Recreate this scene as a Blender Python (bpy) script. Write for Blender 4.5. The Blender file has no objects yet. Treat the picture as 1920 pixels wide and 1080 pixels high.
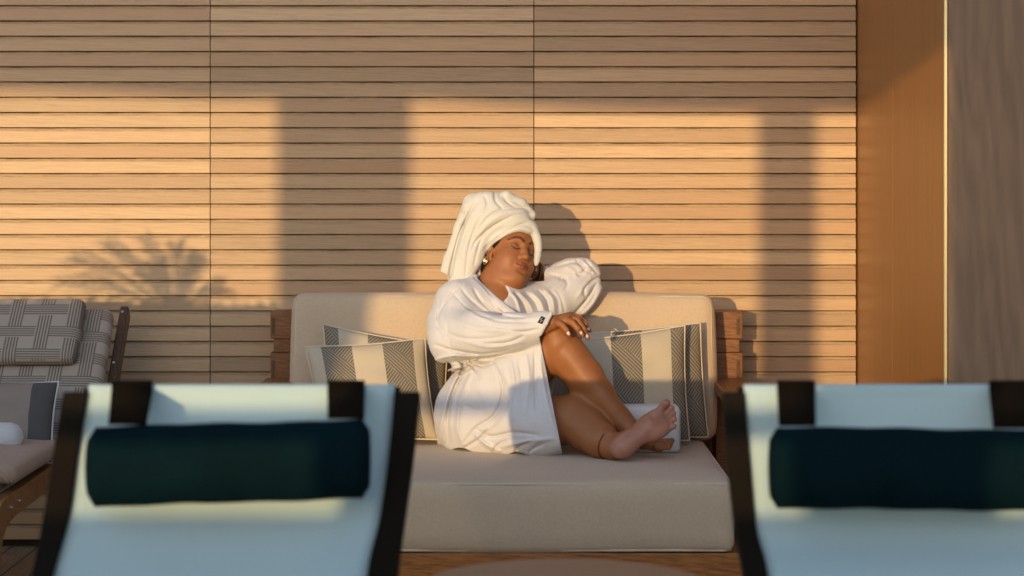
import bpy, bmesh, math, random
import numpy as np
from mathutils import Vector, Matrix
random.seed(7); rng = np.random.default_rng(7)
SC = bpy.context.scene
COL = SC.collection

# ------------------------------------------------------------------ camera
F = 3990.0                      # focal length in pixels of a 1920 px wide picture
CY, CZ, HOR = -7.25, 1.265, 330.0
cam_d = bpy.data.cameras.new('camera'); cam = bpy.data.objects.new('camera', cam_d); COL.objects.link(cam)
cam_d.sensor_width = 36; cam_d.lens = F/1920*36; cam_d.shift_y = -(540-HOR)/1920
cam.location = (0, CY, CZ); cam.rotation_euler = (math.radians(90), 0, 0)
cam_d.clip_start = .1; cam_d.clip_end = 3000
cam_d.dof.use_dof = True; cam_d.dof.focus_distance = 6.55; cam_d.dof.aperture_fstop = 2.9
SC.camera = cam
# ------------------------------------------------------------------ light
SX, SZ = .345, .093             # sun travels (SX, 1, -SZ)
w = bpy.data.worlds.new('World'); SC.world = w; w.use_nodes = True
nt = w.node_tree; bg = nt.nodes['Background']
sky = nt.nodes.new('ShaderNodeTexSky'); sky.sky_type = 'NISHITA'; sky.sun_disc = False
elev = math.atan(SZ/math.hypot(SX, 1))
sky.sun_elevation = elev + math.radians(12); sky.sun_rotation = math.atan2(-SX, -1)
sky.air_density = 1.0; sky.dust_density = .5; sky.ozone_density = .9
nt.links.new(sky.outputs[0], bg.inputs[0]); bg.inputs[1].default_value = .12
sun_d = bpy.data.lights.new('sun', 'SUN'); sun = bpy.data.objects.new('sun', sun_d); COL.objects.link(sun)
sun_d.energy = 2.35; sun_d.angle = math.radians(.42); sun_d.color = (.70, .51, .245)
sun.rotation_euler = Vector((SX, 1, -SZ)).to_track_quat('-Z', 'Y').to_euler()
SC.view_settings.view_transform = 'Standard'; SC.view_settings.look = 'None'
SC.view_settings.exposure = 1.1

# ------------------------------------------------------------------ helpers
def W(px, py, y):
    D = y - CY
    return Vector(((px-960)*D/F, y, CZ-(py-HOR)*D/F))

def link(o, parent=None):
    COL.objects.link(o)
    if parent: o.parent = parent
    return o
def thing(name, label, cat, group=None, loc=(0, 0, 0)):
    o = bpy.data.objects.new(name, None); COL.objects.link(o); o.location = loc
    o.empty_display_size = .1
    return tag(o, label, cat, group)
def tag(o, label, cat=None, group=None, kind=None):
    if label: o['label'] = label
    if cat: o['category'] = cat
    if group: o['group'] = group
    if kind: o['kind'] = kind
    return o
def mesh_obj(name, verts, faces, mat, parent=None, smooth=True, uv=None):
    me = bpy.data.meshes.new(name); me.from_pydata([tuple(v) for v in verts], [], [tuple(f) for f in faces]); me.update()
    if mat: me.materials.append(mat)
    if smooth: me.polygons.foreach_set('use_smooth', [True]*len(me.polygons))
    if uv is not None:
        l = me.uv_layers.new(name='UVMap')
        idx = np.empty(len(me.loops), np.int32); me.loops.foreach_get('vertex_index', idx)
        l.data.foreach_set('uv', np.asarray(uv, np.float32)[idx].ravel())
    o = bpy.data.objects.new(name, me)
    return link(o, parent)
class MB:
    """collects shapes, then links them as one mesh"""
    def __init__(s): s.v = []; s.f = []; s.uv = []
    def add(s, v, f, uv=None):
        b = len(s.v); s.v += [tuple(p) for p in v]; s.f += [tuple(i+b for i in q) for q in f]
        s.uv += list(uv) if uv is not None else [(0, 0)]*len(v)
    def box(s, x0, x1, y0, y1, z0, z1):
        v = [(x, y, z) for x in (x0, x1) for y in (y0, y1) for z in (z0, z1)]
        s.add(v, [(0, 1, 3, 2), (4, 6, 7, 5), (0, 4, 5, 1), (2, 3, 7, 6), (0, 2, 6, 4), (1, 5, 7, 3)])
    def tube(s, pts, r, n=8, closed=False, flat=None):
        pts = [Vector(p) for p in pts]; m = len(pts); R = r if hasattr(r, '__len__') else [r]*m
        v = []; up = None
        for i, p in enumerate(pts):
            if closed: t = (pts[(i+1) % m]-pts[i-1])
            else: t = pts[min(i+1, m-1)]-pts[max(i-1, 0)]
            t.normalize()
            if up is None: up = Vector((0, 0, 1)) if abs(t.z) < .9 else Vector((0, 1, 0))
            a = t.cross(up).normalized(); b = a.cross(t).normalized(); up = b
            for k in range(n):
                an = 2*math.pi*k/n
                v.append(p + a*math.cos(an)*R[i] + b*math.sin(an)*R[i]*(flat or 1))
        f = []
        for i in range(m if closed else m-1):
            for k in range(n):
                i2 = (i+1) % m
                f.append((i*n+k, i*n+(k+1) % n, i2*n+(k+1) % n, i2*n+k))
        if not closed:
            f.append(tuple(range(n))[::-1]); f.append(tuple((m-1)*n+k for k in range(n)))
        s.add(v, f)
    def build(s, name, mat, parent=None, smooth=False, bevel=0, uv=False, seg=2):
        o = mesh_obj(name, s.v, s.f, mat, parent, smooth, s.uv if uv else None)
        bm = bmesh.new(); bm.from_mesh(o.data); bmesh.ops.recalc_face_normals(bm, faces=bm.faces)
        if bevel: bmesh.ops.bevel(bm, geom=list(bm.edges), offset=bevel, segments=seg, affect='EDGES', profile=.5)
        bm.to_mesh(o.data); bm.free()
        return o
def catmull(pts, n=8, closed=False):
    P = [Vector(p) for p in pts]; out = []; m = len(P)
    rngi = range(m) if closed else range(m-1)
    for i in rngi:
        if closed: a, b, c, d = P[i-1], P[i], P[(i+1) % m], P[(i+2) % m]
        else: a, b, c, d = P[max(i-1, 0)], P[i], P[i+1], P[min(i+2, m-1)]
        for k in range(n):
            t = k/n
            out.append(.5*((2*b)+(c-a)*t+(2*a-5*b+4*c-d)*t*t+(3*b-a-3*c+d)*t**3))
    if not closed: out.append(P[-1])
    return out

# ------------------------------------------------------------------ materials
def new_mat(name, col=(.5, .5, .5), rough=.6, spec=.3):
    m = bpy.data.materials.new(name); m.use_nodes = True
    b = m.node_tree.nodes['Principled BSDF']
    b.inputs['Base Color'].default_value = (*col, 1); b.inputs['Roughness'].default_value = rough
    b.inputs['Specular IOR Level'].default_value = spec
    return m
class NT:
    def __init__(s, m): s.t = m.node_tree; s.b = s.t.nodes['Principled BSDF']
    def n(s, kind, ins=None, **kw):
        x = s.t.nodes.new(kind)
        for k, v in kw.items(): setattr(x, k, v)
        for k, v in (ins or {}).items():
            if hasattr(v, 'is_linked') or hasattr(v, 'links'): s.t.links.new(v, x.inputs[k])
            else: x.inputs[k].default_value = v
        return x
    def math(s, op, a, b=None, c=None):
        i = {0: a}
        if b is not None: i[1] = b
        if c is not None: i[2] = c
        return s.n('ShaderNodeMath', i, operation=op).outputs[0]
    def ramp(s, fac, stops, interp='LINEAR'):
        r = s.n('ShaderNodeValToRGB', {0: fac}); e = r.color_ramp.elements; r.color_ramp.interpolation = interp
        while len(e) < len(stops): e.new(.5)
        for q, (p, c) in zip(e, stops): q.position = p; q.color = (*c, 1) if len(c) == 3 else c
        return r.outputs[0]
    def mix(s, f, a, b, blend='MIX'):
        x = s.n('ShaderNodeMix', None, data_type='RGBA', blend_type=blend)
        for i, v in ((0, f), (6, a), (7, b)):
            if hasattr(v, 'is_linked'): s.t.links.new(v, x.inputs[i])
            else: x.inputs[i].default_value = (*v, 1) if hasattr(v, '__len__') and len(v) == 3 else v
        return x.outputs[2]
    def noise(s, vec, scale, detail=4, rough=.55, dist=0):
        return s.n('ShaderNodeTexNoise', {'Vector': vec, 'Scale': scale, 'Detail': detail, 'Roughness': rough, 'Distortion': dist}).outputs[0]
    def mapping(s, vec, scale, rot=(0, 0, 0), loc=(0, 0, 0)):
        return s.n('ShaderNodeMapping', {'Vector': vec, 'Scale': scale, 'Rotation': rot, 'Location': loc}).outputs[0]
    def coord(s, w='Object'): return s.n('ShaderNodeTexCoord').outputs[w]
    def color(s, c): s.t.links.new(c, s.b.inputs['Base Color'])
    def bump(s, h, strength, dist=.002, normal=None):
        i = {'Height': h, 'Strength': strength, 'Distance': dist}
        if normal is not None: i['Normal'] = normal
        o = s.n('ShaderNodeBump', i).outputs[0]
        s.t.links.new(o, s.b.inputs['Normal']); return o

def wood(name, dark, light, scale=(1, 1, 1), rough=.5, spec=.3, tone=False, grain=1.0, fine=.35):
    """scale: small number on the axis the grain runs along"""
    m = new_mat(name, light, rough, spec); t = NT(m); co = t.coord()
    if tone:
        at = t.n('ShaderNodeAttribute', attribute_name='tone')
        off = t.n('ShaderNodeVectorMath', {0: at.outputs['Vector'], 1: (37.0, 11.0, 53.0)}, operation='MULTIPLY').outputs[0]
        co = t.n('ShaderNodeVectorMath', {0: co, 1: off}, operation='ADD').outputs[0]
    mp = t.mapping(co, scale)
    a = t.noise(mp, 9*grain, 5, .6, .8)
    b = t.noise(mp, 55*grain, 3, .7, .2)
    wv = t.n('ShaderNodeTexWave', {'Vector': mp, 'Scale': 5.5*grain, 'Distortion': 9.0, 'Detail': 3, 'Detail Scale': 1.2}, wave_type='BANDS', bands_direction='DIAGONAL').outputs[1]
    f = t.math('ADD', t.math('MULTIPLY', a, .65), t.math('MULTIPLY', b, fine))
    f = t.math('ADD', t.math('MULTIPLY', wv, .16), f)
    c = t.ramp(f, [(.36, dark), (.56, tuple((x+y)/2 for x, y in zip(dark, light))), (.78, light)])
    if tone:
        tn = t.n('ShaderNodeSeparateColor', {0: at.outputs['Color']})
        c = t.mix(1.0, c, t.ramp(tn.outputs[0], [(0, (.70, .67, .66)), (.5, (.92, .90, .88)), (1, (1.14, 1.14, 1.12))]), 'MULTIPLY')
        c = t.mix(t.math('MULTIPLY', tn.outputs[1], .58), c, (.36, .19, .10))
    t.color(c); t.bump(f, .25, .001)
    return m

M = {}
M['slat'] = wood('pale_wood_slat', (.345, .215, .122), (.51, .335, .192), (.55, 12, 14), .5, .35, tone=True, fine=.55)
M['recess'] = wood('rough_wood_recess', (.22, .145, .09), (.50, .33, .19), (1.6, 12, 30), .8, grain=1.4)
M['teak'] = wood('teak', (.13, .042, .010), (.33, .125, .032), (9, 1.0, 9), .42, .4)
M['teak_x'] = wood('teak_long', (.15, .046, .010), (.40, .145, .034), (1.0, 9, 9), .42, .4)
M['teak_z'] = wood('teak_upright', (.08, .03, .010), (.22, .09, .030), (9, 9, 1.0), .42, .4)
M['post'] = wood('dark_teak_post', (.10, .034, .010), (.26, .10, .030), (1.5, 9, 9), .45, .35)
M['tenonwood'] = wood('end_grain', (.05, .02, .007), (.15, .06, .02), (9, 9, 9), .5, .3)
M['railwood'] = wood('warm_chair_rail', (.11, .045, .014), (.30, .125, .034), (7, 2, 2), .34, .5)
M['chairwood'] = wood('dark_chair_wood', (.03, .013, .004), (.10, .042, .012), (7, 2, 2), .38, .5)
M['pier_side'] = wood('red_brown_panel', (.25, .094, .022), (.355, .14, .034), (5, 5, .10), .4, .4, grain=1.3)
M['pier_front'] = wood('grey_brown_panel', (.165, .094, .056), (.24, .14, .085), (2.6, 2.6, .30), .5, .3, grain=1.0, fine=.2)
M['groove'] = new_mat('dark_groove', (.03, .018, .01), .9)
M['trim'] = new_mat('polished_brass_trim', (.75, .55, .28), .25, .6); M['trim'].node_tree.nodes['Principled BSDF'].inputs['Metallic'].default_value = .35
M['bolt'] = new_mat('steel_bolt', (.7, .62, .5), .25, .6); M['bolt'].node_tree.nodes['Principled BSDF'].inputs['Metallic'].default_value = 1
M['white_paint'] = new_mat('white_paint', (.75, .75, .74), .5)

def fabric(name, col, scale=900, strength=.5, mott=.12, rough=.9, uvw=False, dist=.0012):
    m = new_mat(name, col, rough, .15); t = NT(m)
    co = t.coord('Object')
    a = t.noise(co, scale*.6, 2, .8)
    b = t.noise(co, scale*.2, 4, .7); c = t.noise(co, 4, 3)
    k = t.mix(t.ramp(t.math('ADD', t.math('MULTIPLY', b, .6), t.math('MULTIPLY', c, .4)), [(.3, (0, 0, 0)), (.7, (1, 1, 1))]),
              tuple(x*(1-mott) for x in col), tuple(min(x*(1+mott), .95) for x in col))
    t.color(k); t.bump(t.math('ADD', a, b), strength, dist)
    m.node_tree.nodes['Principled BSDF'].inputs['Sheen Weight'].default_value = .12
    return m
M['cream'] = fabric('cream_weave', (.51, .36, .235), 620, .7, .10)
M['piping'] = fabric('cream_piping', (.54, .42, .30), 900, .3)
M['robe'] = fabric('white_waffle_cotton', (.56, .515, .505), 500, .5, .03, dist=.0007)
M['terry'] = fabric('white_terry', (.56, .52, .47), 600, .7, .05, dist=.0014)
M['towel'] = fabric('white_folded_terry', (.55, .52, .49), 600, .7, .05, dist=.0014)

def weave_mat():            # cream cushion with small diagonal weave
    m = M['cream']; t = NT(m); co = t.coord('Object')
    wv = t.n('ShaderNodeTexWave', {'Vector': t.mapping(co, (1, 1, 1), (0, .785, 0)), 'Scale': 48.0, 'Distortion': 1.2, 'Detail': 2, 'Detail Scale': 8.0}, wave_type='BANDS', bands_direction='X').outputs[1]
    wv2 = t.n('ShaderNodeTexWave', {'Vector': t.mapping(co, (1, 1, 1), (0, -.785, 0)), 'Scale': 48.0, 'Distortion': 1.2, 'Detail': 2, 'Detail Scale': 8.0}, wave_type='BANDS', bands_direction='X').outputs[1]
    f = t.math('MULTIPLY', wv, wv2)
    src = t.b.inputs['Base Color'].links[0].from_socket
    t.color(t.mix(t.math('MULTIPLY', f, .5), src, (.40, .34, .26)))
weave_mat()

def stripe_mat(name, period, phase, gray=(.135, .108, .085), cream=(.46, .37, .265), line=(.36, .29, .20), n=80.0, half=.5):
    """bold stripes; the dark ones carry fine chevron lines.  UV is in metres"""
    m = new_mat(name, cream, .9, .15); t = NT(m); uv = t.coord('UV')
    s = t.n('ShaderNodeSeparateXYZ', {0: uv}); u, v = s.outputs[0], s.outputs[1]
    q = t.math('FRACT', t.math('DIVIDE', t.math('ADD', u, phase), period))
    dark = t.math('LESS_THAN', q, half)
    # chevron: direction flips by zig-zag block
    loc = t.math('MULTIPLY', q, period/half if False else 1.0)
    ph = t.math('FRACT', t.math('ADD', t.math('DIVIDE', v, .16), t.math('MULTIPLY', q, 1.1)))
    sgn = t.math('SUBTRACT', t.math('MULTIPLY', t.math('GREATER_THAN', ph, .5), 2.0), 1.0)
    dd = t.math('ADD', t.math('MULTIPLY', v, 1.0), t.math('MULTIPLY', t.math('MULTIPLY', u, sgn), 1.1))
    ln = t.math('LESS_THAN', t.math('FRACT', t.math('MULTIPLY', dd, n)), .27)
    nz = t.noise(t.coord('Object'), 500, 3, .7)
    g = t.mix(t.math('MULTIPLY', ln, t.math('ADD', t.math('MULTIPLY', nz, .5), .6)), gray, line)
    cr = t.mix(nz, tuple(x*.9 for x in cream), tuple(x*1.08 for x in cream))
    t.color(t.mix(dark, cr, g)); t.bump(t.math('ADD', nz, t.math('MULTIPLY', ln, .4)), .4, .001)
    return m
def plaid_mat():
    m = new_mat('woven_plaid', (.4, .35, .3), .9, .15); t = NT(m)
    s = t.n('ShaderNodeSeparateXYZ', {0: t.coord('UV')}); nz = t.noise(t.coord('Object'), 260, 3, .7)
    j = t.math('MULTIPLY', t.math('SUBTRACT', nz, .5), .0015)
    u, v = t.math('ADD', s.outputs[0], j), t.math('ADD', s.outputs[1], j)
    P = .094
    fu, fv = t.math('FRACT', t.math('DIVIDE', u, P)), t.math('FRACT', t.math('DIVIDE', v, P))
    ou, ov = t.math('GREATER_THAN', fu, .5), t.math('GREATER_THAN', fv, .5)
    lu = t.math('GREATER_THAN', t.math('FRACT', t.math('DIVIDE', u, .0094)), .48)
    lv = t.math('GREATER_THAN', t.math('FRACT', t.math('DIVIDE', v, .0094)), .48)
    A = (.35, .265, .20); B = (.12, .087, .066); Cc = (.36, .28, .215)
    plain = Cc
    vs = t.mix(lu, A, B); hs = t.mix(lv, A, B)
    row0 = t.mix(ou, plain, vs)           # even rows: plain square, vertical lines
    par = t.math('GREATER_THAN', t.math('FRACT', t.math('MULTIPLY', t.math('ADD', t.math('FLOOR', t.math('DIVIDE', u, P)), t.math('FLOOR', t.math('DIVIDE', v, P))), .5)), .25)
    row1 = t.mix(ou, hs, t.mix(par, vs, hs))
    c = t.mix(ov, row0, row1)
    c = t.mix(t.math('MULTIPLY', nz, .35), c, (.30, .26, .22))
    t.color(c); t.bump(nz, .5, .001); return m
M['plaid'] = plaid_mat()
M['stripe_a'] = stripe_mat('striped_pillow_a', .194, .145)
M['stripe_b'] = stripe_mat('striped_pillow_b', .194, .049)
M['stripe_c'] = stripe_mat('striped_pillow_c', .194, .052)
M['stripe_d'] = stripe_mat('striped_pillow_d', .194, .088)
M['stripe_e'] = stripe_mat('striped_pillow_e', .24, .155, gray=(.075, .07, .065), cream=(.26, .20, .16), line=(.13, .11, .09), n=110)

def skin_mat():
    m = new_mat('skin', (.29, .105, .034), .52, .35); t = NT(m); co = t.coord()
    at = t.n('ShaderNodeAttribute', attribute_name='paint').outputs['Color']
    a = t.noise(co, 60, 4, .6); b = t.noise(co, 9, 3)
    f = t.math('ADD', t.math('MULTIPLY', a, .4), t.math('MULTIPLY', b, .6))
    c = t.mix(t.ramp(f, [(.35, (0, 0, 0)), (.65, (1, 1, 1))]), (.90, .86, .84), (1.06, 1.06, 1.04))
    t.color(t.mix(1.0, at, c, 'MULTIPLY')); t.bump(t.noise(co, 420, 3, .7), .18, .0008)
    t.b.inputs['Subsurface Weight'].default_value = .12
    t.b.inputs['Subsurface Radius'].default_value = (.012, .004, .002); t.b.inputs['Subsurface Scale'].default_value = 1
    return m
M['skin'] = skin_mat()
M['hair'] = new_mat('dark_hair', (.012, .008, .006), .5)
M['gold'] = new_mat('gold', (.85, .55, .22), .2); M['gold'].node_tree.nodes['Principled BSDF'].inputs['Metallic'].default_value = 1
M['pearl'] = new_mat('pearl', (.85, .82, .76), .15, .8)
M['red_cord'] = new_mat('red_cord', (.16, .012, .012), .7)
M['nail'] = new_mat('pale_nail_polish', (.80, .66, .56), .15, .7)
M['black_tag'] = new_mat('black_label', (.012, .012, .014), .7)
M['tag_thread'] = new_mat('label_thread', (.6, .6, .6), .8)
def sling_mat():
    m = new_mat('white_sling_mesh', (.66, .73, .75), .55, .3); t = NT(m); co = t.coord()
    w1 = t.n('ShaderNodeTexWave', {'Vector': co, 'Scale': 160.0}, bands_direction='X').outputs[1]
    w2 = t.n('ShaderNodeTexWave', {'Vector': co, 'Scale': 160.0}, bands_direction='Z').outputs[1]
    t.bump(t.math('MULTIPLY', w1, w2), .3, .0006)
    n = t.noise(co, 3, 3); t.color(t.mix(n, (.54, .68, .67), (.62, .74, .73)))
    # an open weave: some light passes, most of it scattered
    ou = t.t.nodes['Material Output']; tl = t.n('ShaderNodeBsdfTranslucent', {0: (.75, .78, .78, 1)}); tp = t.n('ShaderNodeBsdfTransparent')
    m1 = t.n('ShaderNodeMixShader', {0: .30, 1: t.b.outputs[0], 2: tl.outputs[0]}); m2 = t.n('ShaderNodeMixShader', {0: .10, 1: m1.outputs[0], 2: tp.outputs[0]})
    t.t.links.new(m2.outputs[0], ou.inputs[0])
    return m
M['sling'] = sling_mat()
M['frame_black'] = new_mat('dark_bronze_metal', (.009, .0055, .0025), .7, .08)
M['strap'] = new_mat('black_strap', (.008, .005, .0025), .95, .04)
def teal_mat():
    m = new_mat('dark_teal_vinyl', (.012, .045, .052), .8, .04); t = NT(m); co = t.coord()
    n = t.noise(co, 7, 4, .6); t.color(t.mix(n, (.0010, .0050, .0062), (.0024, .0135, .0175)))
    t.bump(n, .5, .02); return m
M['teal'] = teal_mat()
M['leaf'] = new_mat('palm_leaf', (.05, .10, .03), .5)
M['planter'] = new_mat('planter_render', (.35, .33, .30), .8)
gm = bpy.data.materials.new('sun_dimming_rail_glass'); gm.use_nodes = True; g_ = gm.node_tree; g_.nodes.clear()
o_ = g_.nodes.new('ShaderNodeOutputMaterial'); tr = g_.nodes.new('ShaderNodeBsdfTransparent'); gl = g_.nodes.new('ShaderNodeBsdfGlossy'); mx = g_.nodes.new('ShaderNodeMixShader')
tr.inputs[0].default_value = (.16, .18, .18, 1); gl.inputs['Roughness'].default_value = .05; mx.inputs[0].default_value = .08
g_.links.new(tr.outputs[0], mx.inputs[1]); g_.links.new(gl.outputs[0], mx.inputs[2]); g_.links.new(mx.outputs[0], o_.inputs[0])
M['glass'] = gm
def deck_mat():
    m = wood('teak_decking', (.20, .12, .065), (.34, .22, .13), (8, .8, 8), .6, .3); t = NT(m)
    s = t.n('ShaderNodeSeparateXYZ', {0: t.coord()})
    f = t.math('LESS_THAN', t.math('FRACT', t.math('DIVIDE', s.outputs[0], .09)), .06)
    t.color(t.mix(f, t.b.inputs['Base Color'].links[0].from_socket, (.01, .01, .01))); return m
M['deck'] = deck_mat()
sm = new_mat('sea_water', (.01, .05, .08), .12, .5); t_ = NT(sm); t_.bump(t_.noise(t_.coord(), .4, 5), .6, 1.0); M['sea'] = sm

# ------------------------------------------------------------------ setting
mb = MB(); mb.box(-9, 9, -9.4, .3, -.2, 0); tag(mb.build('deck_floor', M['deck']), None, kind='structure')
mb = MB(); mb.box(-1500, 1500, -1500, 1500, -12.2, -12); tag(mb.build('sea', M['sea']), None, kind='structure')

# slatted wall
PITCH = 28.62*7.25/F; ZTOP = W(0, 181.5, 0).z        # a slat's bottom edge sits at ZTOP + n*PITCH
XR = W(1608, 0, 0).x
seams = [XR - k*(607/F*7.25) for k in range(0, 5)][::-1]
wall = thing('slatted_wall', 'pale timber wall of narrow horizontal slats behind the sofa', 'wall')
for pi in range(4):
    x0, x1 = seams[pi]+.0016, seams[pi+1]-(.0016 if pi < 3 else .006)
    V, Fc, tones, MI = [], [], [], []
    n0 = -int((ZTOP)/PITCH)-1
    for n in range(n0, 28):
        zb = ZTOP + n*PITCH; zt = zb + PITCH*.765
        if zb < .0: continue
        wob = lambda: random.uniform(-.0008, .0008)
        # profile (y, z): front face rounded a little, top lip recessed 7 mm, deep groove above
        c = [(.0, zb+.0012), (.0, zt-.0012), (.0012, zt), (.009, zt), (.009, zt+PITCH*.175), (.030, zt+PITCH*.175), (.030, zb), (.0012, zb)]
        b = len(V); m_ = 24; tn = (random.random(), random.random(), random.random())
        for i in range(m_+1):
            x = x0+(x1-x0)*i/m_
            e = .0007*math.sin(i*.9+n*2.1)+.0005*math.sin(i*2.3+n)
            for (y, z) in c:
                V.append((x, y, z + (e if y == .009 else 0)))
        k = len(c)
        for i in range(m_):
            for j in range(k):
                Fc.append((b+i*k+j, b+i*k+(j+1) % k, b+(i+1)*k+(j+1) % k, b+(i+1)*k+j)); MI.append(1 if j in (3, 4) else 0)
        Fc.append(tuple(b+j for j in range(k))[::-1]); Fc.append(tuple(b+m_*k+j for j in range(k))); MI += [0, 0]
        tones += [tn]*((m_+1)*k)
    o = mesh_obj('slat_panel', V, Fc, M['slat'], wall, False)
    o.data.materials.append(M['recess']); o.data.polygons.foreach_set('material_index', MI)
    at = o.data.color_attributes.new('tone', 'FLOAT_COLOR', 'POINT')
    at.data.foreach_set('color', np.c_[np.array(tones, np.float32), np.ones(len(tones), np.float32)].ravel())
mb = MB(); mb.box(seams[0], XR+.004, .031, .20, 0, 2.9); mb.build('backing_board', M['groove'], wall)

# pier at the right: its side faces the sofa, its front the camera
pier = thing('wall_pier', 'tall wood clad wall pier at the right end with reddish side and greyish front', 'wall pier')
PY = W(0, 0, 0).y-1.47; PXs = W(1773, 0, PY).x
mb = MB(); xs = PXs; ysplit = -.66
for a, b_, e in ((0.03, ysplit+.0015, 0), (ysplit-.0015, PY+.012, 0)):
    mb.box(xs, xs+.02, b_, a, 0, 2.95)
mb.build('side_panel', M['pier_side'], pier)
mb = MB(); mb.box(xs+.008, xs+.018, ysplit-.0016, ysplit+.0016, 0, 2.95); mb.build('panel_joint', M['recess'], pier)
mb = MB(); mb.box(xs-.003, xs+.004, PY, PY+.012, 0, 2.95); mb.build('corner_trim', M['trim'], pier)
mb = MB(); mb.box(xs+.0075, xs+1.6, PY+.002, PY+.03, 0, 2.95); mb.build('front_panel', M['pier_front'], pier)

# canopy edge, columns, railing: behind the camera, they shade the wall
YC = -9.0
def back(px, y=0): return W(px, 0, y).x
for a, b_, lab in ((518, 771, 'widest'), (1421, 1532, 'narrowest')):
    mb = MB(); xa, xb = back(a)+SX*(YC-.06), back(b_)+SX*(YC-.22)
    mb.box(xa, xb, YC-.22, YC-.06, 0, 2.93); tag(mb.build('deck_column', M['white_paint']), lab+' white deck column at the rail behind the camera', 'column', 'columns at the rail')
mb = MB(); xa = PXs+.004+SX*(YC-.06-PY); mb.box(xa, xa+.30, YC-.22, YC-.06, 0, 2.93)
tag(mb.build('deck_column', M['white_paint']), 'white deck column of middle width behind the camera', 'column', 'columns at the rail')
def ze(py): return W(0, py, 0).z + SZ*(-YC)
mb = MB()
ex = lambda px: back(px)+SX*YC
prof = [(-2600, 150), (50, 168), (250, 176), (395, 184), (770, 185), (1100, 205), (1300, 209), (1620, 209), (6000, 205)]
V = []; Fc = []
for i, (px, py) in enumerate(prof):
    for yy in (YC-.05, YC-.001):
        V += [(ex(px), yy, ze(py)), (ex(px), yy, 2.95)]
for i in range(len(prof)-1):
    b = i*4; c = b+4
    Fc += [(b, c, c+1, b+1), (b+2, b+3, c+3, c+2), (b, b+2, c+2, c), (b+1, c+1, c+3, b+3)]
Fc += [(0, 1, 3, 2), (len(V)-4, len(V)-2, len(V)-1, len(V)-3)]
mesh_obj('canopy_fascia', V, Fc, M['white_paint'], None, False); tag(bpy.data.objects['canopy_fascia'], 'white canopy fascia board above the columns behind the camera', 'fascia')
YR = -8.0
rail = thing('deck_railing', 'deck railing behind the camera with wide top rail and added sun dimming glass', 'railing')
zr = W(0, 757, -.78).z + SZ*(-.78-YR)
mb = MB(); mb.box(-7, 5, YR-.03, YR+.03, zr-.028, zr+.022); mb.build('top_rail', M['teak_x'], rail, bevel=.006)
ztop2 = .42+SZ*(-1.33-YR)+.035
mb = MB(); mb.box(-7, 5, YR-.006, YR+.006, .08, ztop2-.012); mb.build('dimming_glass_panel', M['glass'], rail)  # unseen pane added below the rail, tint and height set to dim the sun
mb = MB(); mb.box(-7, 5, YR-.012, YR+.012, ztop2-.011, ztop2); mb.build('glass_cap', M['bolt'], rail)

# unseen planter box, added to shade the lower left wall; it holds the palm
YP = -3.1
def px_at(px, py): 
    p = W(px, py, 0); return Vector((p.x + SX*YP, YP, p.z - SZ*YP))
pl = thing('added_palm_planter', 'unseen planter added at the left to shade the wall, with a spreading palm', 'planter')
R = px_at(512, 572); L_ = px_at(-420, 572)
mb = MB(); mb.box(L_.x, R.x, YP-.25, YP, 0, R.z); mb.build('shade_planter_box', M['planter'], pl, bevel=.01)
mb = MB()
def frond(root, tip, droop, nl=22, ll=.17, seed=0):
    r = random.Random(seed); P = []
    for i in range(nl+1):
        t = i/nl; p = root.lerp(tip, t); p = p + Vector((0, 0, droop*math.sin(math.pi*t)))
        P.append(p)
    mb.tube(P, [.006*(1-i/nl)+.0015 for i in range(nl+1)], 5)
    ax = (tip-root).normalized()
    for i in range(3, nl, 2):
        for s in (-1, 1):
            side = Vector((ax.z*s, r.uniform(-.5, .5), -ax.x*s)).normalized()
            d = (ax*1.2+side*.5+Vector((0, 0, -.15))).normalized(); l = ll*(.5+.5*math.sin(math.pi*(i/nl)))*r.uniform(.8, 1.15)
            p = P[i]; q = p+d*l*.55; e = p+d*l+Vector((0, 0, -.03)); wv = Vector((-d.z, 0, d.x))*.0032
            mb.add([p-wv, p+wv, q-wv*1.3, q+wv*1.3, e], [(0, 1, 3, 2), (2, 3, 4)])
base = px_at(330, 600)
for k, (tx, ty, dr) in enumerate([(170, 490, .03), (200, 455, .03), (255, 445, .02), (310, 455, .02), (150, 540, .04), (385, 500, .03), (350, 480, .02), (225, 500, .03), (290, 500, .02), (430, 545, .03)]):
    frond(base, px_at(tx, ty)+Vector((0, random.uniform(-.2, .2), 0)), dr, seed=k, ll=.13)
mb.build('palm_leaves', M['leaf'], pl)
mb = MB()
for px in range(-300, 512, 9):
    p = px_at(px, 573)+Vector((0, -random.uniform(.01, .2), 0)); h = random.uniform(.02, .06 if px < 250 else .04); dx = random.uniform(-.03, .03)
    mb.add([p+Vector((-.014, 0, -.02)), p+Vector((.014, 0, -.02)), p+Vector((dx, 0, h))], [(0, 1, 2)])
tag(mb.build('ground_cover', M['leaf'], pl), None, kind='stuff')

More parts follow.
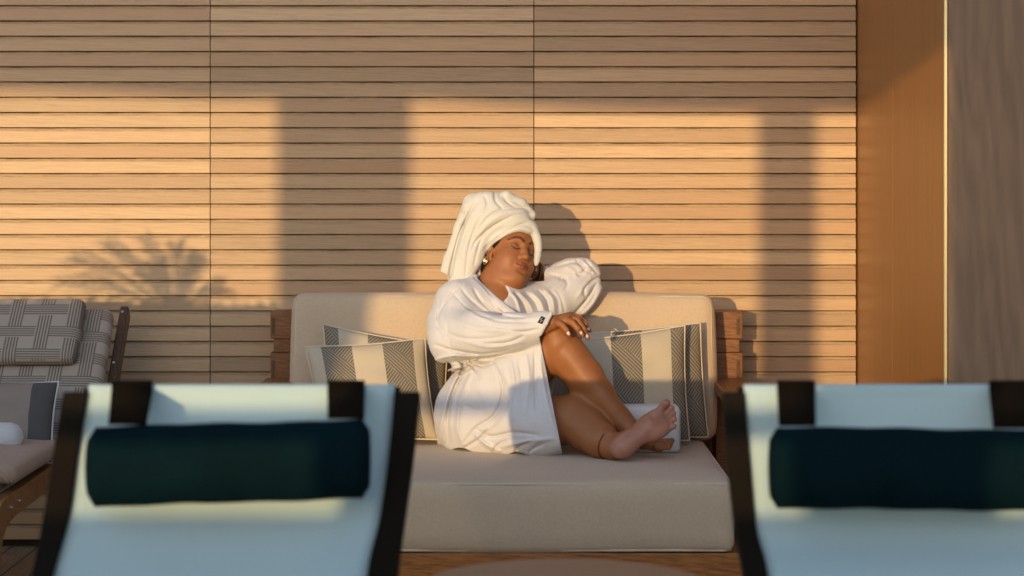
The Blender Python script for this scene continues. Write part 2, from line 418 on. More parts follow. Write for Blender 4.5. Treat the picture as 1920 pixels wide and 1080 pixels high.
# ------------------------------------------------------------------ cushions
def soft_box(name, mat, size, r, parent, mtx, bulge=.0, res=.03, pipe=None, pipe_mat=None, uvscale=None, noise=0.0):
    sx, sy, sz = [s/2 for s in size]
    V = []; Fc = []; UV = []; key = {}
    n = [max(4, int(round(s/res))) for s in size]
    def vid(p, uv):
        k = tuple(round(c, 5) for c in p)
        if k not in key: key[k] = len(V); V.append(p); UV.append(uv)
        return key[k]
    def lin(s, n_):     # denser at the rims
        return [s*math.sin(math.pi/2*(2*i/n_-1))*(.55)+s*(2*i/n_-1)*.45 for i in range(n_+1)]
    L = [lin(sx, n[0]), lin(sy, n[1]), lin(sz, n[2])]
    for ax in range(3):
        a, b = [(1, 2), (0, 2), (0, 1)][ax]
        for sgn in (-1, 1):
            for i in range(n[a]):
                for j in range(n[b]):
                    q = []
                    for (ii, jj) in ((i, j), (i+1, j), (i+1, j+1), (i, j+1)):
                        p = [0, 0, 0]; p[ax] = (sx, sy, sz)[ax]*sgn; p[a] = L[a][ii]; p[b] = L[b][jj]
                        q.append(vid(tuple(p), (p[0], p[2] if ax != 2 else p[1]+p[2])))
                    if sgn*(1 if ax != 1 else -1) < 0: q = q[::-1]
                    Fc.append(q)
    out = []
    H = Vector((sx, sy, sz))
    for p in V:
        p = Vector(p); inner = Vector([max(-(h-r), min(h-r, c)) for h, c in zip(H, p)]); d = p-inner
        if d.length > 1e-9:
            q = inner+d.normalized()*r if d.length > 1e-6 else p
        else: q = p
        if d.length <= r*1.0001 and sum(abs(c) > 1e-6 for c in d) <= 1: q = p
        bx = [1-(c/h)**2 for c, h in zip(q, H)]
        for ax in range(3):
            o2 = [i for i in range(3) if i != ax]
            q[ax] += math.copysign(1, q[ax])*bulge*max(0, bx[o2[0]])**.6*max(0, bx[o2[1]])**.6*min(1, abs(q[ax])/H[ax])
        if noise:
            q[1] += noise*math.sin(p.x*9+1.3)*math.sin(p.z*13+.5); q[2] += noise*.7*math.sin(p.x*7+.3+p.y*5)
        out.append(mtx @ q)
    o = mesh_obj(name, out, Fc, mat, parent, True, UV)
    bm = bmesh.new(); bm.from_mesh(o.data); bmesh.ops.recalc_face_normals(bm, faces=bm.faces); bm.to_mesh(o.data); bm.free()
    if pipe:
        for (ax, sgn) in pipe:
            a, b = [(1, 2), (0, 2), (0, 1)][ax]; k = r*.32
            hp = []
            ca, cb = H[a]-k, H[b]-k; rr = r
            for q in range(4):
                qa = [(1, 1), (-1, 1), (-1, -1), (1, -1)][q]
                for t in range(7):
                    an = math.pi/2*(q + t/6)
                    hp.append((qa[0]*(ca-rr)+rr*math.cos(an), qa[1]*(cb-rr)+rr*math.sin(an)))
            pts = []
            for i in range(len(hp)):
                p0, p1 = hp[i], hp[(i+1) % len(hp)]; d = math.dist(p0, p1); m_ = max(1, int(d/.04))
                for t in range(m_):
                    f = t/m_; p = [0, 0, 0]; p[a] = p0[0]+(p1[0]-p0[0])*f; p[b] = p0[1]+(p1[1]-p0[1])*f
                    p[ax] = sgn*(H[ax]-k); wv = .0015*math.sin(len(pts)*1.7)
                    p[b] += wv; pts.append(mtx @ Vector(p))
            m2 = MB(); m2.tube(pts, .0042, 6, True); m2.build('piping', pipe_mat or M['piping'], o, smooth=True)
    return o

def pillow(name, mat, corners, thick, label, parent=None, cat='pillow', group='striped throw pillows on the sofa', pinch=.05, pipe=True, puff=.5, uvo=(0, 0), pipem=None):
    TL, TR, BR, BL = [Vector(c) for c in corners]
    nrm = ((TR-TL).cross(BL-TL)).normalized()
    if nrm.y > 0: nrm = -nrm
    n = 36; V = []; UV = []; Fc = []
    wd = (TR-TL).length; ht = (BL-TL).length
    def surf(s, t, side):
        ss, tt = 2*s-1, 2*t-1
        s2 = .5+.5*ss*(1-pinch*(1-tt*tt)*abs(ss)); t2 = .5+.5*tt*(1-pinch*(1-ss*ss)*abs(tt))
        p = (TL*(1-s2)+TR*s2)*(1-t2)+(BL*(1-s2)+BR*s2)*t2
        a = max(0, 1-abs(ss)**3.0)*max(0, 1-abs(tt)**3.0)
        h = thick*a**puff
        h += .0035*a*(math.sin(s*17+t*5)*math.sin(t*11+1)+math.sin(s*6-t*19))
        return p+nrm*h*side
    for side in (1, -1):
        b = len(V)
        for j in range(n+1):
            for i in range(n+1):
                s = .5-.5*math.cos(math.pi*i/n)*.6-.5*(1-2*i/n)*.4; t = .5-.5*math.cos(math.pi*j/n)*.6-.5*(1-2*j/n)*.4
                V.append(surf(s, t, side)); UV.append((s*wd+uvo[0], (1-t)*ht+uvo[1]))
        for j in range(n):
            for i in range(n):
                q = (b+j*(n+1)+i, b+(j+1)*(n+1)+i, b+(j+1)*(n+1)+i+1, b+j*(n+1)+i+1)
                Fc.append(q if side == 1 else q[::-1])
    o = mesh_obj(name, V, Fc, mat, parent, True, UV)
    bm = bmesh.new(); bm.from_mesh(o.data); bmesh.ops.remove_doubles(bm, verts=bm.verts, dist=.0004); bmesh.ops.recalc_face_normals(bm, faces=bm.faces); bm.to_mesh(o.data); bm.free()
    if label: tag(o, label, cat, group)
    if pipe:
        pts = [surf(i/24, 0, 0) for i in range(24)]+[surf(1, i/24, 0) for i in range(24)]+[surf(1-i/24, 1, 0) for i in range(24)]+[surf(0, 1-i/24, 0) for i in range(24)]
        m2 = MB(); m2.tube(pts, .0038, 6, True); m2.build('piping', pipem or M['piping'], o, smooth=True)
    return o

# ------------------------------------------------------------------ sofa
sofa = thing('daybed_sofa', 'wide teak framed outdoor sofa with cream cushions against the slatted wall', 'sofa')
SEAT = .42
X0, X1 = -.70, .62
YF = W(0, 0, 0).y-1.335                      # front face of the seat cushion
zb = W(0, 1036, YF).z
mt = Matrix.Translation(((X0+X1)/2, (YF-.42)/2+.02, (SEAT+zb)/2-.004))
soft_box('seat_cushion', M['cream'], (X1-X0, abs(YF)-.38, SEAT-zb+.0), .028, sofa, mt, bulge=.006, res=.035, pipe=[(2, 1), (2, -1)], noise=.003)
# back cushion, leaning to the wall
bx0, bx1 = W(547, 0, -.36).x, W(1341, 0, -.36).x
bh = .47; bt = .15
mt = Matrix.Translation(((bx0+bx1)/2, -.29, SEAT+bh/2-.015)) @ Matrix.Rotation(math.radians(-9), 4, 'X')
soft_box('back_cushion', M['cream'], (bx1-bx0, bt, bh), .035, sofa, mt, bulge=.012, res=.035, pipe=[(1, -1), (1, 1)], noise=.003)
# posts with stepped joints
for s, (a, b_) in ((-1, (512, 553)), (1, (1338, 1388))):
    xa, xb = W(a, 0, -.12).x, W(b_, 0, -.12).x
    zt = W(0, 583, -.15).z; z1 = W(0, 633, -.15).z; z2 = W(0, 659, -.15).z
    mb = MB(); mb.box(xa, xb, -.20, -.06, z1+.0, zt)
    o_in = .010
    mb.box(xa+(o_in if s < 0 else 0), xb-(o_in if s > 0 else 0), -.195, -.065, z2+.0015, z1-.0015)
    mb.box(xa, xb, -.20, -.06, .0, z2)
    p = mb.build('back_post', M['post'], sofa, bevel=.002)
    k = .011
    for (za, zc) in ((zt-.075, zt-.02), (z2-.085, z2-.025)):
        mb = MB()
        if s < 0: mb.box(xa+.004, xa+.004+k, -.2015, -.19, za, zc)
        else: mb.box(xb-.010-k, xb-.010, -.2015, -.19, za, zc)
        mb.build('tenon', M['tenonwood'], p)
zA = W(0, 708, -.2).z
for s, (xa, xb) in ((-1, (X0-.115, X0-.012)), (1, (X1+.035, X1+.145))):
    mb = MB(); mb.box(xa, xb, YF+.12, -.205, zA-.035, zA); mb.build('armrest', M['teak'], sofa, bevel=.006)
    mb = MB(); mb.box(xa+.02, xb-.02, YF+.14, YF+.21, 0, zA-.037); mb.build('leg', M['teak_z'], sofa, bevel=.004)
    mb = MB(); mb.box(xa+.025, xb-.025, YF+.215, -.205, .12, .24); mb.build('side_rail', M['teak'], sofa, bevel=.003)
mb = MB(); mb.box(X0-.03, X1+.03, YF+.012, YF+.05, .07, zb-.004); mb.build('front_apron', M['teak_x'], sofa, bevel=.004)
mb = MB(); mb.box(X0-.012, X1+.03, YF+.055, -.21, zb-.03, zb-.006); mb.build('seat_board', M['teak_x'], sofa)
for za in (.50, .62, .74): 
    mb = MB(); mb.box(W(553, 0, -.12).x+.002, W(1338, 0, -.12).x-.002, -.15, -.11, za, za+.06); mb.build('back_rail', M['teak_x'], sofa, bevel=.003)

# pillows
def on(px, py, y): return W(px, py, y)
pillow('throw_pillow', M['stripe_b'], [on(606, 608, -.43), on(840, 650, -.42), on(838, 815, -.47), on(612, 820, -.48)], .045,
       'striped pillow at the left, behind another with only its slanting top showing', pinch=.04)
pillow('throw_pillow', M['stripe_a'], [on(572, 650, -.53), on(797, 634, -.51), on(822, 824, -.58), on(600, 832, -.60)], .055,
       'grey and cream striped pillow in front at the left of the woman', pinch=.05)
pillow('throw_pillow', M['stripe_d'], [on(1085, 626, -.42), on(1313, 605, -.41), on(1328, 820, -.46), on(1100, 822, -.46)], .045,
       'striped pillow behind at the right end, showing a dark strip', pinch=.03, uvo=(0, 0))
pillow('throw_pillow', M['stripe_c'], [on(1060, 640, -.51), on(1284, 610, -.49), on(1293, 826, -.56), on(1070, 832, -.57)], .05,
       'grey and cream striped pillow behind the legs of the woman', pinch=.04)
# folded towel
def towel_block(name, mat, c, size, rotz, label, cat='towel', folds=3, tilt=0, r=.022):
    mt = Matrix.Translation(c) @ Matrix.Rotation(rotz, 4, 'Z') @ Matrix.Rotation(tilt, 4, 'Y')
    root = thing(name, label, cat) if folds > 1 else None
    h = size[2]/folds
    for k in range(folds):
        m2 = mt @ Matrix.Translation((random.uniform(-.002, .002), random.uniform(-.002, .002), -size[2]/2+h*(k+.5)))
        o = soft_box('fold_layer' if folds > 1 else name, mat, (size[0], size[1], h*1.04), min(r, h*.48), root, m2, bulge=.002, res=.02, noise=.0015)
        if folds == 1: tag(o, label, cat)
p = W(1220, 790, -.80)
towel_block('folded_towel', M['towel'], (W(1205, 0, -.70).x, -.70, SEAT+.068), (.225, .10, .135), 0, 'thick white folded towel standing on the seat behind the bare foot', folds=1, r=.014)

# ------------------------------------------------------------------ wooden lounge chair at the left
ch = thing('wooden_lounge_chair', 'dark wood lounge chair with woven plaid cushions at the far left', 'lounge chair')
cxR = W(243, 0, -.14).x; cxL = cxR-.66
def back_line(t):      # t 0 at the seat, 1 at the top of the back
    return Vector((0, -.62+.50*t, .33+.50*t))
for s in (0, 1):
    x = cxR-.028 if s else cxL
    mb = MB(); a, b_ = back_line(-.05), back_line(.965)
    V = []
    for p in (a, b_):
        for dx in (0, .028):
            for dn in (-.028, .028):
                V.append((x+dx, p.y+dn*.7, p.z-dn*.7))
    mb.add(V, [(0, 1, 3, 2), (4, 6, 7, 5), (0, 4, 5, 1), (2, 3, 7, 6), (0, 2, 6, 4), (1, 5, 7, 3)])
    o = mb.build('back_stile', M['chairwood'], ch, bevel=.004)
    for t in (.93, .62):
        p = back_line(t); mb = MB(); mb.tube([Vector((x+.012, p.y-.026, p.z+.016)), Vector((x+.012, p.y-.03, p.z+.02))], .005, 10); mb.build('bolt', M['bolt'], o)
def px_on_x(px, x, z):     # y where a point at (x,z) projects to px
    return x*F/(px-960)+CY
railX = -1.40
for x, s in ((railX, 1), (railX-.62, 0)):
    pts = [(-.40, .37), (-.7, .352), (-1.1, .343), (-1.33, .335), (-1.42, .30), (-1.45, .22), (-1.47, .10), (-1.50, .0)]
    pts = [Vector((0, a, b_)) for a, b_ in pts]; C_ = catmull(pts, 5)
    V = []; n = len(C_)
    for i, p in enumerate(C_):
        t = (C_[min(i+1, n-1)]-C_[max(i-1, 0)]).normalized(); nn = Vector((0, -t.z, t.y)); hw = .034+.014*math.exp(-((i-n*.52)/4)**2)
        for dx in (0, .032):
            for q in (-1, 1): V.append((x+dx-.032, (p+nn*q*hw).y, (p+nn*q*hw).z))
    Fc = [(0, 1, 3, 2), (n*4-4, n*4-2, n*4-1, n*4-3)]
    for i in range(n-1):
        b = i*4; c = b+4; Fc += [(b, b+1, c+1, c), (b+2, c+2, c+3, b+3), (b, c, c+2, b+2), (b+1, b+3, c+3, c+1)]
    mb = MB(); mb.add(V, Fc); o = mb.build('side_rail', M['railwood'], ch, bevel=.003)
    for (yy, zz) in ((-1.30, .338), (-1.20, .342), (-1.452, .20)):
        mb = MB(); mb.tube([Vector((x-.002, yy, zz)), Vector((x+.004, yy, zz))], .006, 10); mb.build('bolt', M['bolt'], o)
    mb = MB(); mb.box(x-.032, x, -.45, -.40, 0, .36); mb.build('rear_leg', M['chairwood'], ch, bevel=.003)
mb = MB(); mb.box(railX-.62, railX-.034, -1.40, -1.36, .26, .33); mb.build('cross_rail', M['chairwood'], ch, bevel=.003)
for k in range(9):
    mb = MB(); yy = -1.28+k*.09; mb.box(railX-.62, railX-.034, yy, yy+.06, .335, .35); mb.build('seat_slat', M['chairwood'], ch, bevel=.002)
# cushions
def slab(name, x0, x1, ta, tb, off, th, mat, parent, uvo=(0, 0), r=.03):
    a, b_ = back_line(ta), back_line(tb); d = (b_-a); L = d.length; u = d.normalized(); nn = Vector((0, -u.z, u.y))
    mid = (a+b_)/2+nn*off; ang = math.atan2(-u.y, u.z)
    mt = Matrix.Translation(((x0+x1)/2, mid.y, mid.z)) @ Matrix.Rotation(ang, 4, 'X')
    return soft_box(name, mat, (x1-x0, th, L), r, parent, mt, bulge=.006, res=.03, noise=.002)
slab('back_cushion', cxL+.0, cxR-.034, .02, .875, .065, .07, M['plaid'], ch)
slab('headrest_cushion', cxL-.02, W(170, 0, -.20).x, .50, .865, .125, .05, M['plaid'], ch, r=.022)
mt = Matrix.Translation(((cxL+railX)/2-.05, -1.0, .385))
soft_box('seat_cushion', M['plaid'], (.56, .82, .07), .03, ch, mt, bulge=.004, res=.03)
pillow('throw_pillow', M['stripe_e'], [on(-120, 722, -.62), on(110, 716, -.60), on(98, 868, -.75), on(-130, 875, -.77)], .05,
       'dark striped pillow on the plaid lounge chair', pinch=.05, uvo=(.02, 0), pipem=M['towel'])
towel_block('rolled_towel', M['towel'], W(5, 822, -.86), (.12, .10, .085), .1, 'small white rolled towel leaning on the striped pillow of the lounge chair', folds=1, r=.04)
# towel folded over the chair seat edge
c = W(20, 890, -.98)
M['pink'] = fabric('ribbed_beige_towel', (.36, .235, .16), 300, .9, .1)
t = NT(M['pink']); wv = t.n('ShaderNodeTexWave', {'Vector': t.coord(), 'Scale': 38.0, 'Distortion': .8}, bands_direction='DIAGONAL').outputs[1]; t.bump(wv, .5, .004)
towel_block('folded_blanket', M['pink'], (railX-.12, -.98, .435), (.26, .60, .055), 0, 'ribbed beige blanket folded on the seat of the lounge chair', cat='blanket', folds=1, tilt=.10, r=.025)

#<<PERSON
# ------------------------------------------------------------------ the woman: bodies grown as distance fields
class Field:
    def __init__(s, lo, hi, h):
        s.h = h; s.lo = np.array(lo, float); s.n = np.ceil((np.array(hi)-s.lo)/h).astype(int)+1
        s.a = np.full(s.n, .05, np.float32)
        s.ax = [s.lo[i]+h*np.arange(s.n[i]) for i in range(3)]
    def win(s, lo, hi, pad):
        i0 = np.clip(np.floor((np.array(lo)-pad-s.lo)/s.h).astype(int), 0, s.n-1)
        i1 = np.clip(np.ceil((np.array(hi)+pad-s.lo)/s.h).astype(int)+1, 1, s.n)
        sl = tuple(slice(a, b) for a, b in zip(i0, i1))
        g = [s.ax[i][sl[i]].astype(np.float32) for i in range(3)]
        return sl, g[0][:, None, None], g[1][None, :, None], g[2][None, None, :]
    def put(s, sl, d, k, op):
        a = s.a[sl]
        if op == 'add':
            if k > 0:
                hh = np.maximum(k-np.abs(a-d), 0)/k; s.a[sl] = np.minimum(a, d)-hh*hh*k*.25
            else: s.a[sl] = np.minimum(a, d)
        else:
            d = -d
            if k > 0:
                hh = np.maximum(k-np.abs(a-d), 0)/k; s.a[sl] = np.maximum(a, d)+hh*hh*k*.25
            else: s.a[sl] = np.maximum(a, d)
    def cone(s, a, b, ra, rb, k=.01, op='add', flat=None):
        """tapered capsule; flat=(axis vector, factor) squeezes it along that axis"""
        a, b = np.array(a, float), np.array(b, float); rm = max(ra, rb)*1.3
        sl, x, y, z = s.win(np.minimum(a, b)-rm, np.maximum(a, b)+rm, k+.014)
        if flat is not None:
            v, fct = np.array(flat[0], float), flat[1]; v = v/np.linalg.norm(v)
            c = (a+b)/2; q = (x-c[0])*v[0]+(y-c[1])*v[1]+(z-c[2])*v[2]; e = q*(1/fct-1)
            x, y, z = x+v[0]*e, y+v[1]*e, z+v[2]*e
            def st(p): t = np.dot(p-c, v)*(1/fct-1); return p+v*t
            a, b = st(a), st(b)
        d = b-a; L = float(d@d)+1e-12
        t = np.clip(((x-a[0])*d[0]+(y-a[1])*d[1]+(z-a[2])*d[2])/L, 0, 1)
        r = np.sqrt((x-a[0]-t*d[0])**2+(y-a[1]-t*d[1])**2+(z-a[2]-t*d[2])**2)-(ra+(rb-ra)*t)
        if flat is not None and fct < 1: r = r*max(fct, .5)
        s.put(sl, r.astype(np.float32), k, op)
    def chain(s, pts, k=.01, op='add', flat=None):
        """pts: (point, radius) ..."""
        for (a, ra), (b, rb) in zip(pts[:-1], pts[1:]): s.cone(a, b, ra, rb, k, op, flat)
    def ell(s, c, r, Rm=None, k=.01, op='add'):
        c = np.array(c, float); r = np.array(r, float); Rm = np.eye(3) if Rm is None else np.array(Rm)   # columns: axes
        ext = np.sqrt(((Rm*r)**2).sum(1)); sl, x, y, z = s.win(c-ext, c+ext, k+.014)
        q = [(x-c[0])*Rm[0, i]+(y-c[1])*Rm[1, i]+(z-c[2])*Rm[2, i] for i in range(3)]
        k0 = np.sqrt(sum((q[i]/r[i])**2 for i in range(3))); k1 = np.sqrt(sum((q[i]/r[i]**2)**2 for i in range(3)))+1e-9
        s.put(sl, (k0*(k0-1)/k1).astype(np.float32), k, op)
    def relief(s, pts, amp, wd, box_pad=.03, yr=(-9, 9), sharp=False):
        y_lo = yr[0]
        """ridge (amp>0) or crease (amp<0) that follows a curve given in pixels, run through the depth of the cloth"""
        P = catmull([(p[0], p[1], 0) for p in pts], 6)
        D0 = 6.62; P = np.array([[(p[0]-960)*D0/F, CZ-(p[1]-HOR)*D0/F] for p in P])
        lo, hi = P.min(0)-wd*3, P.max(0)+wd*3
        sl, x, y, z = s.win((lo[0], yr[0]+.06, lo[1]), (hi[0], yr[1], hi[1]), .06)
        # correct for perspective: move each sample to the reference depth
        X = x*D0/(y-CY); Z = CZ-(CZ-z)*D0/(y-CY)
        best = np.full(np.broadcast(X, Z).shape, 9., np.float32); T = np.zeros_like(best); n = len(P)-1
        for i in range(n):
            a, b = P[i], P[i+1]; d = b-a; L = d@d+1e-12
            t = np.clip(((X-a[0])*d[0]+(Z-a[1])*d[1])/L, 0, 1)
            r = np.hypot(X-a[0]-t*d[0], Z-a[1]-t*d[1]); m = r < best
            best = np.where(m, r, best); T = np.where(m, (i+t)/n, T)
        taper = np.abs(np.sin(np.pi*np.clip(T, 0, 1)))**.6
        if sharp: g = np.maximum(0, 1-best/wd)**1.5
        else: g = np.exp(-(best/wd)**2)
        if yr[0] > -5: g = g*np.clip((y-yr[0])/.03, 0, 1)
        s.a[sl] -= (amp*g*taper).astype(np.float32)
    def wrinkle(s, amp, freq, direction, seed, box=None):
        r = np.random.default_rng(seed)
        if box is None: sl = (slice(None),)*3
        sl, x, y, z = s.win(s.lo, s.lo+s.h*s.n, 0) if box is None else s.win(box[0], box[1], 0)
        g = 0
        for i in range(7):
            v = np.array(direction)*freq*r.uniform(.6, 1.5)+r.normal(0, freq*.22, 3)
            g = g+np.sin(x*v[0]+y*v[1]+z*v[2]+r.uniform(0, 6.28)+1.2*np.sin(x*r.normal(0, 14)+z*r.normal(0, 14)+r.uniform(0, 6)))/(1+.3*i)
        s.a[sl] += (amp*g/2.6).astype(np.float32)
    def mesh(s, name, mat, parent=None, relax=1):
        a = s.a; neg = a < 0; n = s.n
        c = np.zeros(n-1, np.int8)
        for i in (0, 1):
            for j in (0, 1):
                for k in (0, 1): c += neg[i:n[0]-1+i, j:n[1]-1+j, k:n[2]-1+k]
        act = (c > 0) & (c < 8); I, J, K = np.nonzero(act)
        idx = np.full(act.shape, -1, np.int32); idx[I, J, K] = np.arange(len(I))
        cor = np.array([(i, j, k) for i in (0, 1) for j in (0, 1) for k in (0, 1)])
        val = np.stack([a[I+o[0], J+o[1], K+o[2]] for o in cor], 1)
        acc = np.zeros((len(I), 3)); cnt = np.zeros(len(I))
        for p in range(8):
            for q in range(p+1, 8):
                if np.abs(cor[p]-cor[q]).sum() != 1: continue
                va, vb = val[:, p], val[:, q]; m = (va < 0) != (vb < 0)
                t = np.where(m, va/(va-vb+1e-12), 0)
                acc += np.where(m[:, None], cor[p]+(cor[q]-cor[p])*t[:, None], 0); cnt += m
        V = s.lo+(np.stack([I, J, K], 1)+acc/cnt[:, None])*s.h
        Fs = []
        for ax in range(3):
            b, cc = [(1, 2), (2, 0), (0, 1)][ax]
            sl0 = [slice(None)]*3; sl1 = [slice(None)]*3; sl0[ax] = slice(0, -1); sl1[ax] = slice(1, None)
            e = neg[tuple(sl0)] != neg[tuple(sl1)]; E = np.nonzero(e); P = np.stack(E, 1)
            ok = (P[:, b] > 0) & (P[:, cc] > 0) & (P[:, b] < n[b]-1) & (P[:, cc] < n[cc]-1); P = P[ok]
            def cell(db, dc):
                Q = P.copy(); Q[:, b] += db; Q[:, cc] += dc; return idx[Q[:, 0], Q[:, 1], Q[:, 2]]
            q = np.stack([cell(-1, -1), cell(0, -1), cell(0, 0), cell(-1, 0)], 1)
            inside = neg[P[:, 0], P[:, 1], P[:, 2]]
            q[~inside] = q[~inside][:, ::-1]; Fs.append(q)
        Q = np.concatenate(Fs); Q = Q[(Q >= 0).all(1)]
        for _ in range(relax):
            S = np.zeros_like(V); C = np.zeros(len(V))
            for i in range(4):
                u, v = Q[:, i], Q[:, (i+1) % 4]
                for d_ in range(3): S[:, d_] += np.bincount(u, V[v, d_], len(V)); S[:, d_] += np.bincount(v, V[u, d_], len(V))
                C += np.bincount(u, None, len(V))+np.bincount(v, None, len(V))
            V = V*.5+.5*S/np.maximum(C, 1)[:, None]
        me = bpy.data.meshes.new(name); me.vertices.add(len(V)); me.vertices.foreach_set('co', V.astype(np.float32).ravel())
        me.loops.add(len(Q)*4); me.loops.foreach_set('vertex_index', Q.astype(np.int32).ravel())
        me.polygons.add(len(Q)); me.polygons.foreach_set('loop_start', np.arange(0, len(Q)*4, 4, dtype=np.int32))
        me.polygons.foreach_set('loop_total', np.full(len(Q), 4, np.int32)) if bpy.app.version < (4, 0) else None
        me.polygons.foreach_set('use_smooth', np.ones(len(Q), bool)); me.update(calc_edges=True); me.validate()
        me.materials.append(mat)
        o = bpy.data.objects.new(name, me); link(o, parent); return o, V

person = thing('person', 'woman in white bathrobe and towel turban dozing on the sofa, hand on raised knee', 'person')
def N(px, py, y): return np.array(W(px, py, y))

# head frame: forward, left, up
Hf = np.array((.59, -.77, .245)); Hf /= np.linalg.norm(Hf)
Hl = np.array((.79, .48, -.37)); Hl -= Hf*(Hl@Hf); Hl /= np.linalg.norm(Hl)
Hu = np.cross(Hf, Hl)
HM = np.stack([Hf, Hl, Hu], 1)
HC = N(950, 487, -.46)
def hp(f, l, u): return HC+HM@np.array((f, l, u))*.965
def hrot(ax, deg):          # head frame turned about one of its own axes
    return HM @ np.array(Matrix.Rotation(math.radians(deg), 3, ax))

# ---- body
B = Field((-.30, -1.08, SEAT-.01), (.56, -.20, 1.20), .0028)
# torso (mostly under the robe)
def head_prims(B):
    B.ell(N(905, 775, -.60), (.125, .115, .10), k=.02)
    B.cone(N(905, 750, -.59), N(915, 640, -.54), .105, .105, .03)
    B.cone(N(912, 620, -.54), N(925, 590, -.52), .11, .105, .03)
    B.cone(N(862, 588, -.58), N(985, 580, -.43), .05, .05, .03)
    B.chain([(hp(-.015, 0, -.02), .056), (N(928, 540, -.49), .056), (N(922, 580, -.52), .068)], .02)
    B.cone(N(928, 560, -.53), N(940, 585, -.56), .05, .05, .03)
    # skull and face
    B.ell(hp(.004, 0, .045), (.092, .070, .082), HM, .0)
    B.ell(hp(.040, 0, -.02), (.058, .058, .075), HM, .02)
    B.ell(hp(.040, 0, -.055), (.048, .052, .045), hrot('Y', 20), .025)
    B.ell(hp(.082, .004, -.084), (.018, .022, .017), HM, .02)        # chin
    B.ell(hp(.030, -.008, -.086), (.055, .050, .028), hrot('Y', 12), .03)     # soft under-chin
    for s in (-1, 1):
        B.ell(hp(.060, .034*s, -.024), (.032, .030, .032), HM, .02)         # cheek
        B.ell(hp(.020, .050*s, -.060), (.035, .018, .035), HM, .025)        # jaw
        B.cone(hp(.090, .014*s, .043), hp(.078, .044*s, .041), .0080, .0070, .012)   # brow ridge
        B.ell(hp(.0965, .0300*s, .018), (.010, .016, .009), HM, .012, 'sub')  # socket
        B.ell(hp(.0775, .0310*s, .0180), (.0125, .0165, .0120), HM, .005)    # lid over the eye
        B.cone(hp(.0865, .0185*s, .0115), hp(.084, .0415*s, .0125), .0022, .0018, .003)   # lower lid
        # ear
        B.ell(hp(-.004, .069*s, .004), (.017, .006, .030), hrot('Y', -10), .006)
        B.ell(hp(.000, .0745*s, .006), (.009, .004, .016), hrot('Y', -10), .003, 'sub')
        B.ell(hp(.002, .069*s, -.022), (.008, .005, .009), HM, .004)
        # nose wings
        B.ell(hp(.099, .0125*s, -.0190), (.0105, .0075, .0085), HM, .005)
        B.ell(hp(.1050, .0065*s, -.0275), (.0045, .0035, .0035), HM, .002, 'sub')
    B.chain([(hp(.090, 0, .030), .0080), (hp(.100, 0, .004), .0080), (hp(.109, 0, -.014), .0098)], .009)
    B.ell(hp(.1115, 0, -.0170), (.0105, .0105, .009), HM, .006)
    B.ell(hp(.090, 0, -.045), (.015, .023, .015), HM, .012)             # muzzle
    for s in (-1, 1):                                                  # lips
        B.chain([(hp(.1045, .002*s, -.0425), .0036), (hp(.1030, .009*s, -.0420), .0036), (hp(.0940, .0215*s, -.0460), .0018)], .004)
        B.chain([(hp(.1030, .0, -.0520), .0050), (hp(.1010, .010*s, -.0510), .0044), (hp(.0935, .0205*s, -.0475), .0018)], .004)
    for s in (-1, 1):
        B.chain([(hp(.1090, 0, -.0470), .0012), (hp(.1070, .010*s, -.0464), .0012), (hp(.0970, .0225*s, -.0465), .0016)], .0012, 'sub')
    B.cone(hp(.1115, 0, -.032), hp(.1085, 0, -.037), .0018, .0022, .003, 'sub')       # philtrum
    B.cone(hp(.103, -.012, -.066), hp(.103, .012, -.066), .005, .005, .008, 'sub')   # dip under the lip
head_prims(B)
# left arm: from the shoulder over the cushion, hand behind the head
B.chain([(N(990, 578, -.43), .052), (N(1095, 548, -.345), .042), (N(1080, 528, -.335), .040), (N(1030, 517, -.345), .034), (N(1000, 507, -.36), .026)], .012)
B.ell(N(984, 495, -.365), (.036, .018, .028), k=.012)
for q, (dx, dy, l) in enumerate(((-30, -22, 1), (-34, -12, 1), (-34, -1, 1), (-30, 9, 1))):
    B.chain([(N(978, 492+q*3, -.365), .010), (N(978+dx*.5, 492+q*3+dy*.5, -.36), .009), (N(978+dx, 492+dy+q*2, -.37), .0075)], .004)
B.chain([(N(992, 490, -.38), .011), (N(985, 475, -.39), .0095), (N(975, 465, -.40), .008)], .004)

# right arm in the sleeve, hand on the knee
KY = -.76
B.chain([(N(858, 590, -.60), .050), (N(850, 645, -.69), .042), (N(940, 630, -.77), .036), (N(1020, 609, -.815), .024), (N(1034, 605, -.82), .0225)], .012)
hx = np.array((1, 0, 0.))
# palm: broad across (towards the wall), thin in height
B.cone(N(1036, 605, -.815), N(1062, 600, -.80), .019, .019, .010)
B.cone(N(1040, 602, -.79), N(1068, 597, -.775), .018, .017, .010)
B.cone(N(1042, 601, -.765), N(1070, 594, -.75), .016, .016, .010)
finger = lambda L_, k=.0035: B.chain(L_, k)
finger([(N(1050, 607, -.832), .0105), (N(1056, 612, -.838), .0092), (N(1062, 619, -.840), .0084), (N(1067, 628, -.838), .0068)])      # little
finger([(N(1062, 601, -.815), .0112), (N(1073, 605, -.824), .0102), (N(1083, 616, -.828), .0090), (N(1092, 628, -.820), .0072)])     # ring
finger([(N(1067, 595, -.788), .0112), (N(1083, 601, -.798), .0102), (N(1094, 617, -.802), .0090), (N(1102, 634, -.792), .0072)])     # middle
finger([(N(1072, 592, -.758), .0112), (N(1086, 596, -.768), .0100), (N(1097, 608, -.772), .0088), (N(1105, 620, -.762), .0072)])     # index
finger([(N(1045, 603, -.745), .0120), (N(1062, 606, -.725), .0105), (N(1082, 616, -.712), .0088)])                                  # thumb, on the far side
